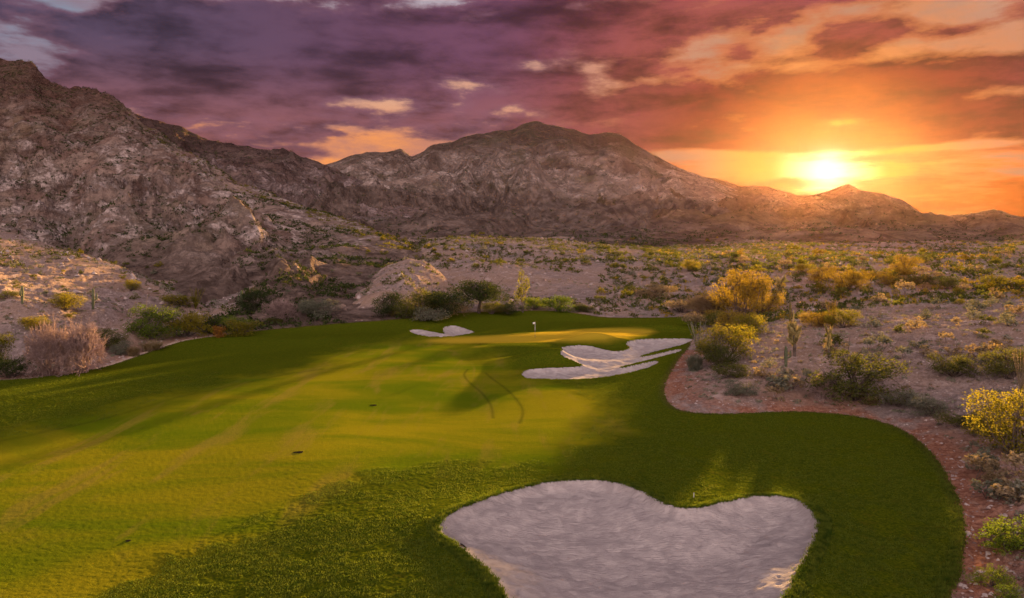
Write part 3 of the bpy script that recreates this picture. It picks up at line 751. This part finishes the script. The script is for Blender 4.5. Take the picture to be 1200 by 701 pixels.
def auto_label(kind, px, py, hue, s_):
    size = 'tiny' if s_ < 8 else 'small' if s_ < 13 else 'low wide'
    for lx, ly, ph in sorted(LAND, key=lambda l: math.hypot(l[0]-px, (l[1]-py)*1.5)):
        dx_, dy_ = px-lx, py-ly; v = 'above' if dy_ < 0 else 'below'; h_ = 'left' if dx_ < 0 else 'right'
        if abs(dx_) < .4*abs(dy_): d = 'straight '+v
        elif abs(dy_) < .25*abs(dx_): d = h_+' of'
        else: d = v+' and '+h_+' of'
        dist = math.hypot(dx_, dy_); far = 'close ' if dist < 28 else '' if dist < 60 else 'well ' if dist < 110 else 'far '
        lb = f"{size} {HUE[hue]} {kind} {far}{d} the {ph}"
        if lb not in USED and len(lb.split()) <= 16: USED.add(lb); return lb
    return None
def flush():
    XY = march([q[3] for q in QUEUE], [q[4] for q in QUEUE], h_full); zz = ground(XY[:, 0], XY[:, 1])
    for q, (x, y), z in zip(QUEUE, XY, zz):
        name, label, cat, px, py, w, h, shape, colr, group, var, parts = q
        k = y/FP; W, H_ = w*k, h*k; COUNT[0] += 1
        v = var if var is not None else COUNT[0] % 3
        rz = random.uniform(0, 6.28)
        bark = LM['bark'] if shape not in ('ocotillo', 'saguaro') else LM[colr]
        if not parts:
            o = bpy.data.objects.new(name, merged(shape, v)); C.objects.link(o)
            for i, mt in enumerate((LM[colr], bark)): o.material_slots[i].link = 'OBJECT'; o.material_slots[i].material = mt
            root = o
        else:
            root = bpy.data.objects.new(name, None); C.objects.link(root)
            for nm, me, _, _ in proto(shape, v):
                c = bpy.data.objects.new(nm, me); C.objects.link(c); c.parent = root
                c.material_slots[0].link = 'OBJECT'; c.material_slots[0].material = bark if nm in ('trunk', 'stems') else LM[colr]
        root.location = (x, y, z); root.rotation_euler = (0, 0, rz); kx = 1.28 if shape in ('round', 'dome', 'loose') else 1.1
        root.scale = (W*kx*random.uniform(.92, 1.08), W*kx*random.uniform(.92, 1.08), H_*(1.12 if kx > 1.2 else 1.05))
        tag(root, label, cat, group)
    QUEUE.clear()
P_ = plant
#PLANTS
# ---- left edge, beside the fairway
P_('mesquite_thicket', 'pale pink leafless thicket beside the left fairway edge, left half of the pair', 'thicket', 58, 441, 42, 54, 'twig', 'pink', var=0)
P_('mesquite_thicket', 'pale pink leafless thicket beside the left fairway edge, right half of the pair', 'thicket', 97, 437, 40, 50, 'twig', 'pink', var=1)
P_('desert_bush', 'bright yellow green bush cut by the left border, behind the dark bush', 'bush', -6, 428, 36, 46, 'round', 'yellow')
P_('desert_bush', 'dark bush at the foot of the pink leafless thicket, left border', 'bush', 12, 442, 60, 34, 'round', 'dark')
P_('desert_bush', 'low dark green bush behind the right end of the pink thicket', 'bush', 118, 407, 50, 26, 'round', 'olive')
P_('sage_bush', 'grey sage bush right beside the pink leafless thicket', 'bush', 140, 416, 26, 22, 'dome', 'sage')
P_('dry_grass_clump', 'dry straw grass clump on the soil edge right of the grey sage', 'grass clump', 156, 417, 22, 15, 'tuft', 'tan')
P_('dry_grass_clump', 'wider pale straw clump below the large green bush', 'grass clump', 178, 411, 36, 15, 'tuft', 'tan')
P_('palo_verde', 'large yellow green palo verde bush at left, widest of the left bushes', 'bush', 178, 396, 62, 44, 'round', 'green', var=0)
P_('palo_verde', 'large yellow palo verde joined to the right side of the widest left bush', 'bush', 216, 395, 56, 42, 'round', 'yellow', var=1)
P_('desert_bush', 'small rust orange bush between the big green bush and the low yellow ones', 'bush', 257, 395, 19, 17, 'dome', 'rust')
P_('desert_bush', 'dark green bush wedged behind the small rust orange bush', 'bush', 246, 390, 26, 25, 'round', 'dark')
P_('desert_bush', 'low olive bush with yellow top behind the soil point at left', 'bush', 272, 384, 44, 20, 'dome', 'green')
P_('desert_bush', 'yellow bush on the soil point where the left shrubs end', 'bush', 286, 392, 46, 22, 'dome', 'yellow')
P_('desert_bush', 'golden bush behind and above the widest left bush', 'bush', 212, 358, 52, 18, 'dome', 'yellow')
P_('desert_bush', 'yellow green shrub above the pink thicket, on the reddish slope', 'bush', 40, 386, 30, 22, 'round', 'yellow')
P_('desert_bush', 'round olive yellow shrub midway up the reddish left slope', 'bush', 76, 363, 38, 24, 'round', 'yellow')
P_('desert_bush', 'tiny bright yellow shrub below the midway shrub of the left slope', 'bush', 82, 372, 14, 8, 'dome', 'yellow')
P_('desert_bush', 'low grey green shrub near the left border under the hillock', 'bush', 8, 350, 28, 13, 'dome', 'olive')
P_('desert_bush', 'small olive shrub high on the right shoulder of the left hillock', 'bush', 154, 341, 18, 16, 'round', 'yellow')
P_('desert_bush', 'dark round mesquite behind the left shrubs at the foot of the big slope', 'bush', 296, 365, 34, 31, 'round', 'dark')
P_('desert_bush', 'grey green bush right of the dark round mesquite, by the fairway corner', 'bush', 372, 372, 46, 32, 'round', 'sage')
P_('sage_bush', 'pale dry bush between the dark mesquite and the grey green bush', 'bush', 330, 374, 34, 20, 'twig', 'pink')
P_('desert_bush', 'flat yellow green bush at the foot of the dark round mesquite', 'bush', 322, 379, 26, 9, 'dome', 'olive')
P_('saguaro', 'slim saguaro beside the dark round mesquite, left of it', 'cactus', 283, 365, 22, 24, 'saguaro', 'cactus', var=0)
P_('saguaro', 'short pale saguaro near the left border on the hillock', 'cactus', 26, 356, 20, 20, 'saguaro', 'cactus', var=1)
P_('saguaro', 'thin saguaro standing on the lit part of the left hillock slope', 'cactus', 109, 363, 20, 24, 'saguaro', 'cactus', var=0)
P_('ocotillo', 'spiky ocotillo behind the large left palo verde', 'ocotillo', 229, 362, 24, 24, 'ocotillo', 'yellow')
# ---- behind the green
P_('desert_bush', 'dark olive bush furthest left in the row behind the green', 'bush', 458, 370, 40, 32, 'round', 'dark')
P_('desert_bush', 'olive bush below the pale knoll, second from left in the row behind the green', 'bush', 492, 369, 52, 34, 'round', 'olive')
P_('mesquite_tree', 'dark mesquite tree behind the green, left one of the two trees', 'tree', 524, 369, 52, 40, 'round', 'dark', var=1)
P_('mesquite_tree', 'umbrella shaped dark tree with visible trunk behind the green', 'tree', 561, 367, 62, 46, 'tree', 'dark', var=0)
P_('sage_bush', 'grey rounded bush above the small back bunker', 'bush', 498, 376, 38, 20, 'dome', 'sage')
P_('desert_bush', 'dry brown brush under the two dark trees', 'bush', 528, 369, 34, 14, 'twig', 'tan')
P_('desert_bush', 'dark low bush right of the umbrella shaped tree', 'bush', 596, 368, 28, 14, 'round', 'dark')
P_('palo_verde', 'tall thin open crowned palo verde behind the flagstick', 'tree', 613, 366, 28, 56, 'tall', 'yellow')
P_('desert_bush', 'small round light green bush above the flagstick', 'bush', 627, 363, 24, 21, 'round', 'green')
P_('desert_bush', 'bright green dome bush right of the flagstick, largest there', 'bush', 653, 365, 38, 24, 'dome', 'green')
P_('desert_bush', 'olive bush at the right end of the row behind the green', 'bush', 686, 366, 30, 13, 'dome', 'olive')
# ---- right bank
P_('palo_verde', 'tall orange gold palo verde on the right bank, tallest tree there', 'tree', 868, 372, 56, 66, 'round', 'gold', var=2)
P_('palo_verde', 'golden palo verde crown right of the tallest bank tree', 'tree', 893, 368, 42, 50, 'round', 'gold', var=0)
P_('desert_bush', 'fuzzy tan bush left of the tallest bank tree', 'bush', 824, 370, 40, 22, 'twig', 'tan')
P_('desert_bush', 'feathery straw bush just in front of the fuzzy tan bush', 'bush', 840, 377, 30, 17, 'loose', 'gold')
P_('cholla', 'round topped cholla glowing right of the golden crowns', 'cactus', 914, 353, 27, 32, 'cholla', 'spine')
P_('palo_verde', 'vivid yellow palo verde below the golden crowns', 'bush', 878, 396, 38, 42, 'round', 'yellow', var=1)
P_('palo_verde', 'wide yellow green palo verde at the bunker end of the bank', 'bush', 852, 424, 60, 52, 'round', 'yellow', var=2)
P_('desert_bush', 'dark green bush under the wide yellow palo verde', 'bush', 843, 430, 42, 30, 'round', 'olive')
P_('ocotillo', 'pale spiky ocotillo at the right tip of the middle bunker', 'ocotillo', 819, 412, 34, 36, 'ocotillo', 'sage')
P_('dry_grass_clump', 'pale dry clump on the bank below the spiky ocotillo', 'grass clump', 814, 434, 30, 26, 'tuft', 'sage')
P_('cholla', 'dark stacked cholla standing alone right of the yellow palo verdes', 'cactus', 931, 418, 34, 52, 'cholla', 'spine', var=1)
P_('saguaro', 'slender saguaro rising behind the dark stacked cholla', 'cactus', 926, 400, 24, 44, 'saguaro', 'spine', var=0)
P_('saguaro', 'short grey saguaro stump in front of the stacked cholla', 'cactus', 921, 430, 26, 23, 'saguaro', 'cactus', var=0)
P_('cholla', 'thin cholla left of the large olive bush', 'cactus', 971, 420, 18, 42, 'cholla', 'spine', var=2)
P_('desert_bush', 'large olive and rust bush in the middle of the bank', 'bush', 1004, 467, 92, 62, 'round', 'olive', var=0)
P_('desert_bush', 'small grey twig bush at the left foot of the large olive bush', 'bush', 968, 466, 34, 24, 'twig', 'pink')
P_('desert_bush', 'dark grey green low bush near the turf corner of the bank', 'bush', 855, 443, 40, 22, 'dome', 'olive')
P_('sage_bush', 'grey sage dome nearest to the turf corner of the bank', 'bush', 862, 463, 38, 22, 'dome', 'sage')
P_('desert_bush', 'yellow orange bush behind the thin cholla', 'bush', 960, 382, 36, 24, 'round', 'gold')
P_('desert_bush', 'yellow bush right of the yellow orange one behind the thin cholla', 'bush', 988, 384, 36, 26, 'round', 'yellow')
P_('ocotillo', 'thin ocotillo between the two yellow bushes of the upper bank', 'ocotillo', 975, 384, 18, 34, 'ocotillo', 'gold')
P_('dry_grass_clump', 'straw clump left of the yellow orange bush', 'grass clump', 945, 378, 26, 15, 'tuft', 'tan')
P_('desert_bush', 'olive bush with gold tips alone on the gravel, right of the large olive bush', 'bush', 1118, 441, 46, 37, 'round', 'olive', var=1)
P_('desert_bush', 'olive bush at the right border above the bright yellow bush', 'bush', 1184, 443, 48, 42, 'round', 'olive', var=2)
P_('palo_verde', 'bright yellow bush at the right border, largest and brightest there', 'bush', 1188, 533, 92, 90, 'round', 'yellow', var=0)
P_('palo_verde', 'lower yellow lobe left of the bright yellow border bush', 'bush', 1158, 512, 44, 40, 'round', 'yellow', var=1)
P_('ocotillo', 'tall straw coloured ocotillo behind the bright yellow border bush', 'ocotillo', 1197, 462, 26, 56, 'ocotillo', 'tan')
P_('sage_bush', 'grey green sage beside the turf edge, left of the yellow lobe', 'bush', 1092, 487, 50, 32, 'dome', 'sage', var=0)
P_('desert_bush', 'low green bush between the grey sage and the yellow lobe', 'bush', 1122, 500, 40, 24, 'dome', 'olive', var=1)
P_('sage_bush', 'pale grey sage dome at the right foot of the large olive bush', 'bush', 1052, 476, 42, 24, 'dome', 'sage', var=2)
P_('dry_grass_clump', 'dry clump in the gravel under the large olive bush', 'grass clump', 1020, 474, 26, 13, 'tuft', 'tan')
P_('desert_bush', 'dark green bush low on the right border above the small one', 'bush', 1184, 643, 74, 54, 'dome', 'green', var=0)
P_('desert_bush', 'small dark green bush near the bottom right corner', 'bush', 1163, 687, 38, 32, 'dome', 'green', var=1)
P_('desert_bush', 'green bush cut by the bottom right corner', 'bush', 1192, 716, 42, 30, 'dome', 'green', var=2)
P_('desert_bush', 'orange glowing bush below the sun, in front of the tan flat', 'bush', 994, 341, 46, 36, 'round', 'gold', var=1)
P_('desert_bush', 'olive gold bush left of the orange glowing bush below the sun', 'bush', 966, 330, 30, 20, 'round', 'gold', var=2)
P_('desert_bush', 'yellow green bush on the flat further left of the orange glowing bush', 'bush', 943, 320, 24, 16, 'round', 'yellow')
P_('palo_verde', 'round golden palo verde on the flat right of the sun axis', 'tree', 1061, 322, 32, 27, 'round', 'gold', var=0)
P_('desert_bush', 'dark bush on the bank crest at right, left one of two', 'bush', 1090, 334, 14, 13, 'round', 'dark')
P_('desert_bush', 'dark olive bush on the bank crest at right, right one of two', 'bush', 1110, 339, 28, 22, 'round', 'olive')
P_('desert_bush', 'wide yellow olive bush on the bank crest at the right border', 'bush', 1186, 340, 62, 20, 'dome', 'yellow')
P_('desert_bush', 'golden green bush on the bank crest below the round golden palo verde', 'bush', 1040, 334, 36, 16, 'dome', 'gold')
P_('desert_bush', 'small yellow green shrub alone on the bank crest gravel', 'bush', 1124, 357, 11, 10, 'dome', 'yellow')
P_('desert_bush', 'yellow green bush on the slope left of the fuzzy tan bush, upper', 'bush', 808, 318, 22, 16, 'round', 'yellow')
P_('desert_bush', 'tan gold bush behind the right end of the turf', 'bush', 770, 348, 44, 17, 'round', 'tan')
P_('desert_bush', 'straw bush between the tan gold bush and the fuzzy tan bush', 'bush', 796, 366, 36, 18, 'loose', 'tan')
P_('palo_verde', 'gold bush filling the gap between the vivid yellow palo verde and the tallest bank tree', 'bush', 862, 392, 42, 32, 'round', 'gold', var=0)
P_('desert_bush', 'dark gold bush at the foot of the tallest bank tree, left side', 'bush', 846, 384, 38, 26, 'round', 'olive', var=1)
P_('desert_bush', 'tan brush between the straw bush and the wide palo verde, behind the turf end', 'bush', 812, 382, 32, 20, 'loose', 'tan')
P_('desert_bush', 'olive brush under the umbrella shaped tree, right of its trunk', 'bush', 576, 368, 26, 16, 'round', 'olive')
P_('desert_bush', 'second grey green bush left of the grey rounded bush above the back bunker', 'bush', 474, 373, 30, 20, 'round', 'olive')
P_('desert_bush', 'gold brush on the flat between the orange glowing bush and the golden palo verde', 'bush', 1026, 328, 34, 16, 'dome', 'gold')
P_('desert_bush', 'olive brush on the right flat directly below the round golden palo verde', 'bush', 1066, 334, 34, 14, 'dome', 'olive')
#SCATTER
def scatter(n, box, sizes, colors, label, grp, seed, name='creosote_bush', avoid=None):
    g = np.random.default_rng(seed); k = 0; pts = []
    while k < n:
        px, py = g.uniform(box[0], box[2]), g.uniform(box[1], box[3])
        if avoid and any(a <= px <= c and b <= py <= d for a, b, c, d in avoid): continue
        if any(abs(px-a) < 11 and abs(py-b) < 4 for a, b in pts): continue
        pts.append((px, py)); k += 1
        s = g.uniform(*sizes)*(.55+.45*(py-HZ)/80)
        c = colors[int(g.integers(len(colors)))]
        lb = auto_label('tussock' if name == 'tussock' else 'bush', px, py, c, s) or label
        P_(name, lb, 'bush', px, py, s, s*g.uniform(.6, .85), 'small', c, grp, parts=False)
scatter(50, (500, 290, 850, 356), (12, 20), ['olive', 'yellow', 'sage', 'olive'], 'small rounded creosote bush on the pale slope behind the green', 'creosote bushes on the slope behind the green', 1, avoid=[(500, 315, 700, 360), (780, 335, 850, 360)])
scatter(26, (430, 276, 600, 300), (9, 17), ['olive', 'yellow', 'dark'], 'small olive bush on the terrace above the pale knoll', 'bushes on the terrace above the knoll', 2)
scatter(34, (290, 285, 440, 352), (7, 12), ['dark', 'olive', 'sage'], 'small dark shrub low on the big left mountain slope', 'shrubs at the foot of the left mountain', 3)
scatter(30, (5, 290, 190, 352), (8, 14), ['olive', 'yellow', 'sage'], 'small olive shrub on the reddish hillock at left', 'shrubs on the left hillock', 4)
scatter(60, (850, 298, 1195, 350), (14, 30), ['olive', 'gold', 'tan', 'yellow'], 'small gold and olive brush on the flat below the sun', 'brush on the flat below the sun', 5)
scatter(40, (960, 345, 1195, 430), (14, 24), ['sage', 'tan', 'sage', 'olive'], 'small grey tussock on the shaded gravel bank', 'tussocks on the shaded gravel bank', 6, 'tussock')
scatter(24, (700, 274, 1000, 292), (7, 12), ['olive', 'sage', 'gold'], 'tiny bush at the foot of the central mountain', 'tiny bushes at the foot of the central mountain', 7)
scatter(9, (880, 430, 960, 470), (14, 22), ['sage', 'tan'], 'low grey tussock on the bank beside the turf corner', 'tussocks beside the turf corner', 8, 'tussock')
scatter(9, (1140, 540, 1198, 600), (14, 26), ['sage', 'tan'], 'low grey tussock on the red gravel above the dark green border bush', 'tussocks on the red gravel', 9, 'tussock')
flush()

# ------------------------------------------------------------------ uncountable ground cover
def clumps(name, X, Y, Zb, S, n, col_, seed, hgt=.8, leaf=.42):
    g = np.random.default_rng(seed); m = len(X)
    d = g.normal(size=(m, n, 3)); d /= np.linalg.norm(d, axis=2)[..., None]; d[..., 2] = np.abs(d[..., 2])
    r = g.uniform(.35, 1, (m, n, 1))*S[:, None, None]*.5
    P = np.stack([X, Y, Zb], -1)[:, None, :]+d*r*np.array([1, 1, hgt*1.3])
    a = g.normal(size=(m, n, 3)); a /= np.linalg.norm(a, axis=2)[..., None]
    b = np.cross(a, g.normal(size=(m, n, 3))); b /= np.linalg.norm(b, axis=2)[..., None]
    s = S[:, None, None]*leaf*g.uniform(.4, .8, (m, n, 1))*.5
    Vv = np.stack([P-a*s, P-b*s*.7, P+a*s, P+b*s*.7], 2).reshape(-1, 3)
    return mesh_obj(name, Vv, np.arange(len(Vv)).reshape(-1, 4), LM[col_], smooth_=False, kind='stuff')
def pick(n, cond, wt, seed):
    g = np.random.default_rng(seed); idx = np.flatnonzero(cond.ravel()); p = wt.ravel()[idx]; p = p/p.sum()
    k = g.choice(idx, n, replace=n > len(idx)*.5, p=p); v = V[k]; return v[:, 0]+g.normal(size=n)*.1, v[:, 1], v[:, 2]
vis = (PXg > -200) & (PXg < 1400)
dens = pn(Xg/30, Yg/30, 140)
x, y, z = pick(13000, (CLS == 1) & vis & (dens > -.1), Yg**1.7, 1); clumps('mountain_scrub', x, y, z, rng.uniform(.7, 2.4, len(x)), 12, 'dark', 1)
DA = np.interp(PXg, PXT, cA.D)
x, y, z = pick(900, (CLS == 1) & (PXg > 150) & (PXg < 520) & (pn(Xg/6, Yg/9, 145) > -.1) & (np.abs(Yg-DA+16) < 34), Yg*0+1, 8); clumps('crest_scrub', x, y, z, rng.uniform(.8, 2.2, len(x)), 14, 'yellow', 8)  # yellow leaves paint in the sunlight along the spur crest
x, y, z = pick(11000, (CLS >= 2) & (CLS < 6) & vis & (pn(Xg/70, Yg/70, 141) > -.3), Yg**1.0, 2); clumps('mountain_scrub', x, y, z, rng.uniform(1.4, 4.2, len(x)), 10, 'dark', 2)
x, y, z = pick(4600, (CLS == 0) & vis & (Yg > 135) & (Yg < 900) & (pn(Xg/22, Yg/26, 142)+pn(Xg/8, Yg/10, 144)*.5 > .08), Yg**.8, 3); clumps('desert_scrub', x, y, z, rng.uniform(.6, 1.7, len(x)), 16, 'olive', 3)
x, y, z = pick(1100, (CLS == 0) & (pn(Xg/14, Yg/18, 143) > -.05) & (PXg > 760) & (PXg < 1400) & (Yg > 110) & (Yg < 500), Yg**.8, 9); clumps('golden_scrub', x, y, z, rng.uniform(.6, 2.2, len(x)), 20, 'gold', 9)
x, y, z = pick(2600, (CLS == 0) & (PXg > 700) & (PXg < 1400) & (Yg > 110) & (Yg < 500), Yg**.8, 10); clumps('desert_scrub', x, y, z, rng.uniform(.6, 2.4, len(x)), 20, 'olive', 10)
x, y, z = pick(4200, (CLS == 0) & vis & (Yg > 135) & (Yg < 900) & (pn(Xg/22, Yg/26, 142)+pn(Xg/8, Yg/10, 144)*.5 > -.1), Yg**.8, 4); clumps('desert_scrub', x, y, z, rng.uniform(.5, 1.4, len(x)), 16, 'sage', 4)
x, y, z = pick(3200, (CLS == 0) & vis & (Yg < 170) & (SD < -2.0), Yg**1.3, 5); clumps('dry_ground_cover', x, y, z, rng.uniform(.25, .9, len(x)), 22, 'sage', 5, .6)
x, y, z = pick(1200, (CLS == 0) & vis & (Yg < 220) & (SD < -4), Yg**1.3, 6); clumps('dry_ground_cover', x, y, z, rng.uniform(.3, .9, len(x)), 22, 'tan', 6, .6)

x, y, z = pick(2400, (CLS == 0) & (PXg > 430) & (PXg < 1000) & (Yg > 190) & (Yg < 420) & (pn(Xg/9, Yg/12, 146) > -.05), Yg*0+1, 11); clumps('desert_scrub', x, y, z, rng.uniform(.7, 2.3, len(x)), 16, 'olive', 11)
# loose stones
def stones(n, cond, wt, size, seed, name='loose_stones'):
    x, y, z = pick(n, cond, wt, seed); g = np.random.default_rng(seed)
    oc_ = np.array([(1, 0, 0), (0, 1, 0), (-1, 0, 0), (0, -1, 0), (.4, .3, .75), (-.3, -.2, .8)], float)
    fq = np.array([(0, 1, 4), (1, 2, 4), (2, 5, 4), (2, 3, 5), (3, 0, 5), (0, 4, 5)])
    S = size*g.uniform(.35, 1.0, n)**2+.04; th = g.uniform(0, 6.28, n)
    v = oc_[None]*(1+g.normal(size=(n, 6, 3))*.22)*S[:, None, None]
    c, s = np.cos(th)[:, None], np.sin(th)[:, None]
    vx, vy = v[..., 0]*c-v[..., 1]*s, v[..., 0]*s+v[..., 1]*c
    Vv = np.stack([vx+x[:, None], vy+y[:, None], v[..., 2]*.8+z[:, None]-.01], -1).reshape(-1, 3)
    Ff = (fq[None]+np.arange(n)[:, None, None]*6).reshape(-1, 3)
    return mesh_obj(name, Vv, Ff, M_stone, smooth_=False, kind='stuff')
M_stone, t, b, P, o = newmat('stone'); nn = noise(t, P, .9, 3, .6)
setc(t, b, mixc(t, smooth(nn, .35, .65), (.17, .10, .08), (.42, .34, .30)))
stones(7000, (CLS == 0) & vis & (Yg < 130) & (Xg > 5) & (SD < -.1), Yg**.8, .12, 21)
stones(2500, (CLS == 0) & vis & (Yg < 200) & (Xg < 5) & (SD < -.2), Yg**1.2, .30, 22)
stones(1800, (CLS == 0) & vis & (Yg > 120) & (Yg < 500), Yg, .9, 23, 'loose_boulders')

# grass blades on the rough and round the bunkers
def blades(n, cond, wt, hgt, seed, name='grass'):
    x, y, z = pick(n, cond, wt, seed); g = np.random.default_rng(seed)
    x = x+g.uniform(-.06, .06, n); y = y+g.uniform(-.08, .08, n)
    th = g.uniform(0, 6.28, n); h = hgt*g.uniform(.5, 1.2, n); w = .016+.012*g.uniform(size=n)
    tip = np.c_[x+g.normal(size=n)*h*.45, y+g.normal(size=n)*h*.45, z+h]
    a = np.c_[x-np.cos(th)*w, y-np.sin(th)*w, z-.02]; b_ = np.c_[x+np.cos(th)*w, y+np.sin(th)*w, z-.02]
    Vv = np.stack([a, b_, tip], 1).reshape(-1, 3)
    return mesh_obj(name, Vv, np.arange(3*n).reshape(-1, 3), M_blade, smooth_=False, kind='stuff')
M_blade = leaf_mat('grass_blades', (.035, .065, .008), (.10, .13, .018), .35)
dens2 = pn(Xg/3.5, Yg/3.5, 150)+pn(Xg/1.1, Yg/1.1, 151)*.6
rough = (CLS == 10) & vis & (Yg < 80) & (MOWN < .5) & (Yg > 24)
blades(230000, rough & (dens2 > -.25), Yg**.2, .055, 31)
BD = np.maximum.reduce([sdist(xf, yf, P) for P, _, _ in BUNK]).reshape(NR, NC)
blades(40000, (CLS == 10) & (BD > -.5) & (Yg < 70), Yg*0+1, .12, 32)
blades(16000, (CLS == 10) & vis & (SD < .6) & (Yg < 125), Yg**.5, .12, 33)

# ------------------------------------------------------------------ small things
def simple(name, col_, rough_=.5, metal=0):
    m, t, b, P, o = newmat(name); n = noise(t, P, 30, 3)
    setc(t, b, mixc(t, n, col_, tuple(v*.8 for v in col_))); b.inputs['Roughness'].default_value = rough_; b.inputs['Metallic'].default_value = metal; return m
M_white, M_dk, M_wood = simple('white_paint', (.8, .8, .78)), simple('dark_plastic', (.03, .03, .03)), simple('wood_handle', (.12, .07, .04))
def at(px, py):
    q = march([px], [py], h_full)[0]; return q[0], q[1], float(ground(q[0], q[1])[0])
def empty(name, loc, rz=0):
    o = bpy.data.objects.new(name, None); C.objects.link(o); o.location = loc; o.rotation_euler = (0, 0, rz); return o
# flagstick
fx, fy, fz = at(627, 395.5)
fl = tag(empty('flagstick', (fx, fy, fz)), 'white flagstick with small pale flag standing on the lit green', 'flagstick')
v_, f_ = tube([([(0, 0, -.1), (0, 0, 1.0)], [.022, .022])], 10); mesh_obj('pole', v_, f_, simple('dark_pole', (.25, .2, .14)), fl)
v_, f_ = tube([([(0, 0, 1.0), (0, 0, 2.15)], [.022, .02])], 10); mesh_obj('pole', v_, f_, M_white, fl)
gx = []; nx, nz2 = 9, 5
for i in range(nx):
    for j in range(nz2): gx.append((-.02-.30*i/(nx-1), .05*math.sin(i*.9)+.01*j, 2.12-.24*j/(nz2-1)-.05*i/(nx-1)))
ff = [(i*nz2+j, (i+1)*nz2+j, (i+1)*nz2+j+1, i*nz2+j+1) for i in range(nx-1) for j in range(nz2-1)]
fo = mesh_obj('flag', gx, ff, M_white, fl); sm = fo.modifiers.new('t', 'SOLIDIFY'); sm.thickness = .006
v_, f_ = tube([([(0, 0, .0), (0, 0, .02)], [.07, .07])], 14); mesh_obj('cup_rim', v_, f_, M_dk, fl)
# white stake in the shaded turf
sx, sy, sz_ = at(813, 583)
st = tag(empty('marker_stake', (sx, sy, sz_)), 'tiny white marker stake in shaded turf above the big bunker notch', 'stake')
v_, f_ = tube([([(0, 0, -.05), (.01, 0, .24), (.012, 0, .27)], [.014, .014, .004])], 8); mesh_obj('post', v_, f_, M_white, st)
# bunker rake
rx, ry, rz_ = at(519, 633); qx, qy, qz = at(543, 641)
rk = tag(empty('bunker_rake', (rx, ry, 0)), 'dark bunker rake lying on the sand at the left tip of the big bunker', 'rake')
L_ = math.hypot(qx-rx, qy-ry); rk.rotation_euler = (0, 0, math.atan2(qy-ry, qx-rx)); sc_l = min(L_, 1.7)
def zz(u): 
    a = rk.rotation_euler.z; return float(ground(rx+u*math.cos(a), ry+u*math.sin(a))[0])
v_, f_ = tube([([(u, 0, zz(u)+.05) for u in np.linspace(0, sc_l, 6)], [.02]*6)], 8); mesh_obj('handle', v_, f_, M_wood, rk)
zh = zz(sc_l)+.05
v_, f_ = tube([([(sc_l, -.28, zh), (sc_l+.02, 0, zh+.01), (sc_l, .28, zh)], [.03, .035, .03])], 8); hd = mesh_obj('head', v_, f_, M_dk, rk)
v_, f_ = tube([([(sc_l, k, zh), (sc_l+.03, k, zh-.09)], [.012, .006]) for k in np.linspace(-.26, .26, 11)], 5); mesh_obj('teeth', v_, f_, M_dk, hd)
# dark turf clods on the fairway
M_clod = simple('dark_soil', (.022, .018, .010), .95)
for px_, py_, w_, lb in ((150, 634, 11, 'small dark clod on the fairway, nearest the bottom left corner'), (350, 530, 20, 'wide thin dark bare scar in mid fairway'), (438, 475, 14, 'dark scar on the lit fairway, farthest of the three dark spots')):
    x, y, z = at(px_, py_); W = w_*y/FP*.34; g = np.random.default_rng(int(px_))
    vv, fv = [], []; n = 18
    for r_, hh in ((1, 0), (.75, .5), (.35, .95), (.01, 1)):
        for k in range(n):
            a = 6.2832*k/n; q = r_*(1+.25*math.sin(3*a+px_)+.12*math.sin(7*a)); X_, Y_ = x+math.cos(a)*q*W, y+math.sin(a)*q*W*.7
            vv.append((X_, Y_, float(ground(X_, Y_)[0])-.02+hh*.07))
    for i in range(3):
        for k in range(n): fv.append((i*n+k, i*n+(k+1) % n, (i+1)*n+(k+1) % n, (i+1)*n+k))
    vv = np.array(vv); vv -= (x, y, z)
    o = mesh_obj('turf_clod', vv, fv, M_clod); o.location = (x, y, z); tag(o, lb, 'clod')
print('plants', COUNT[0])
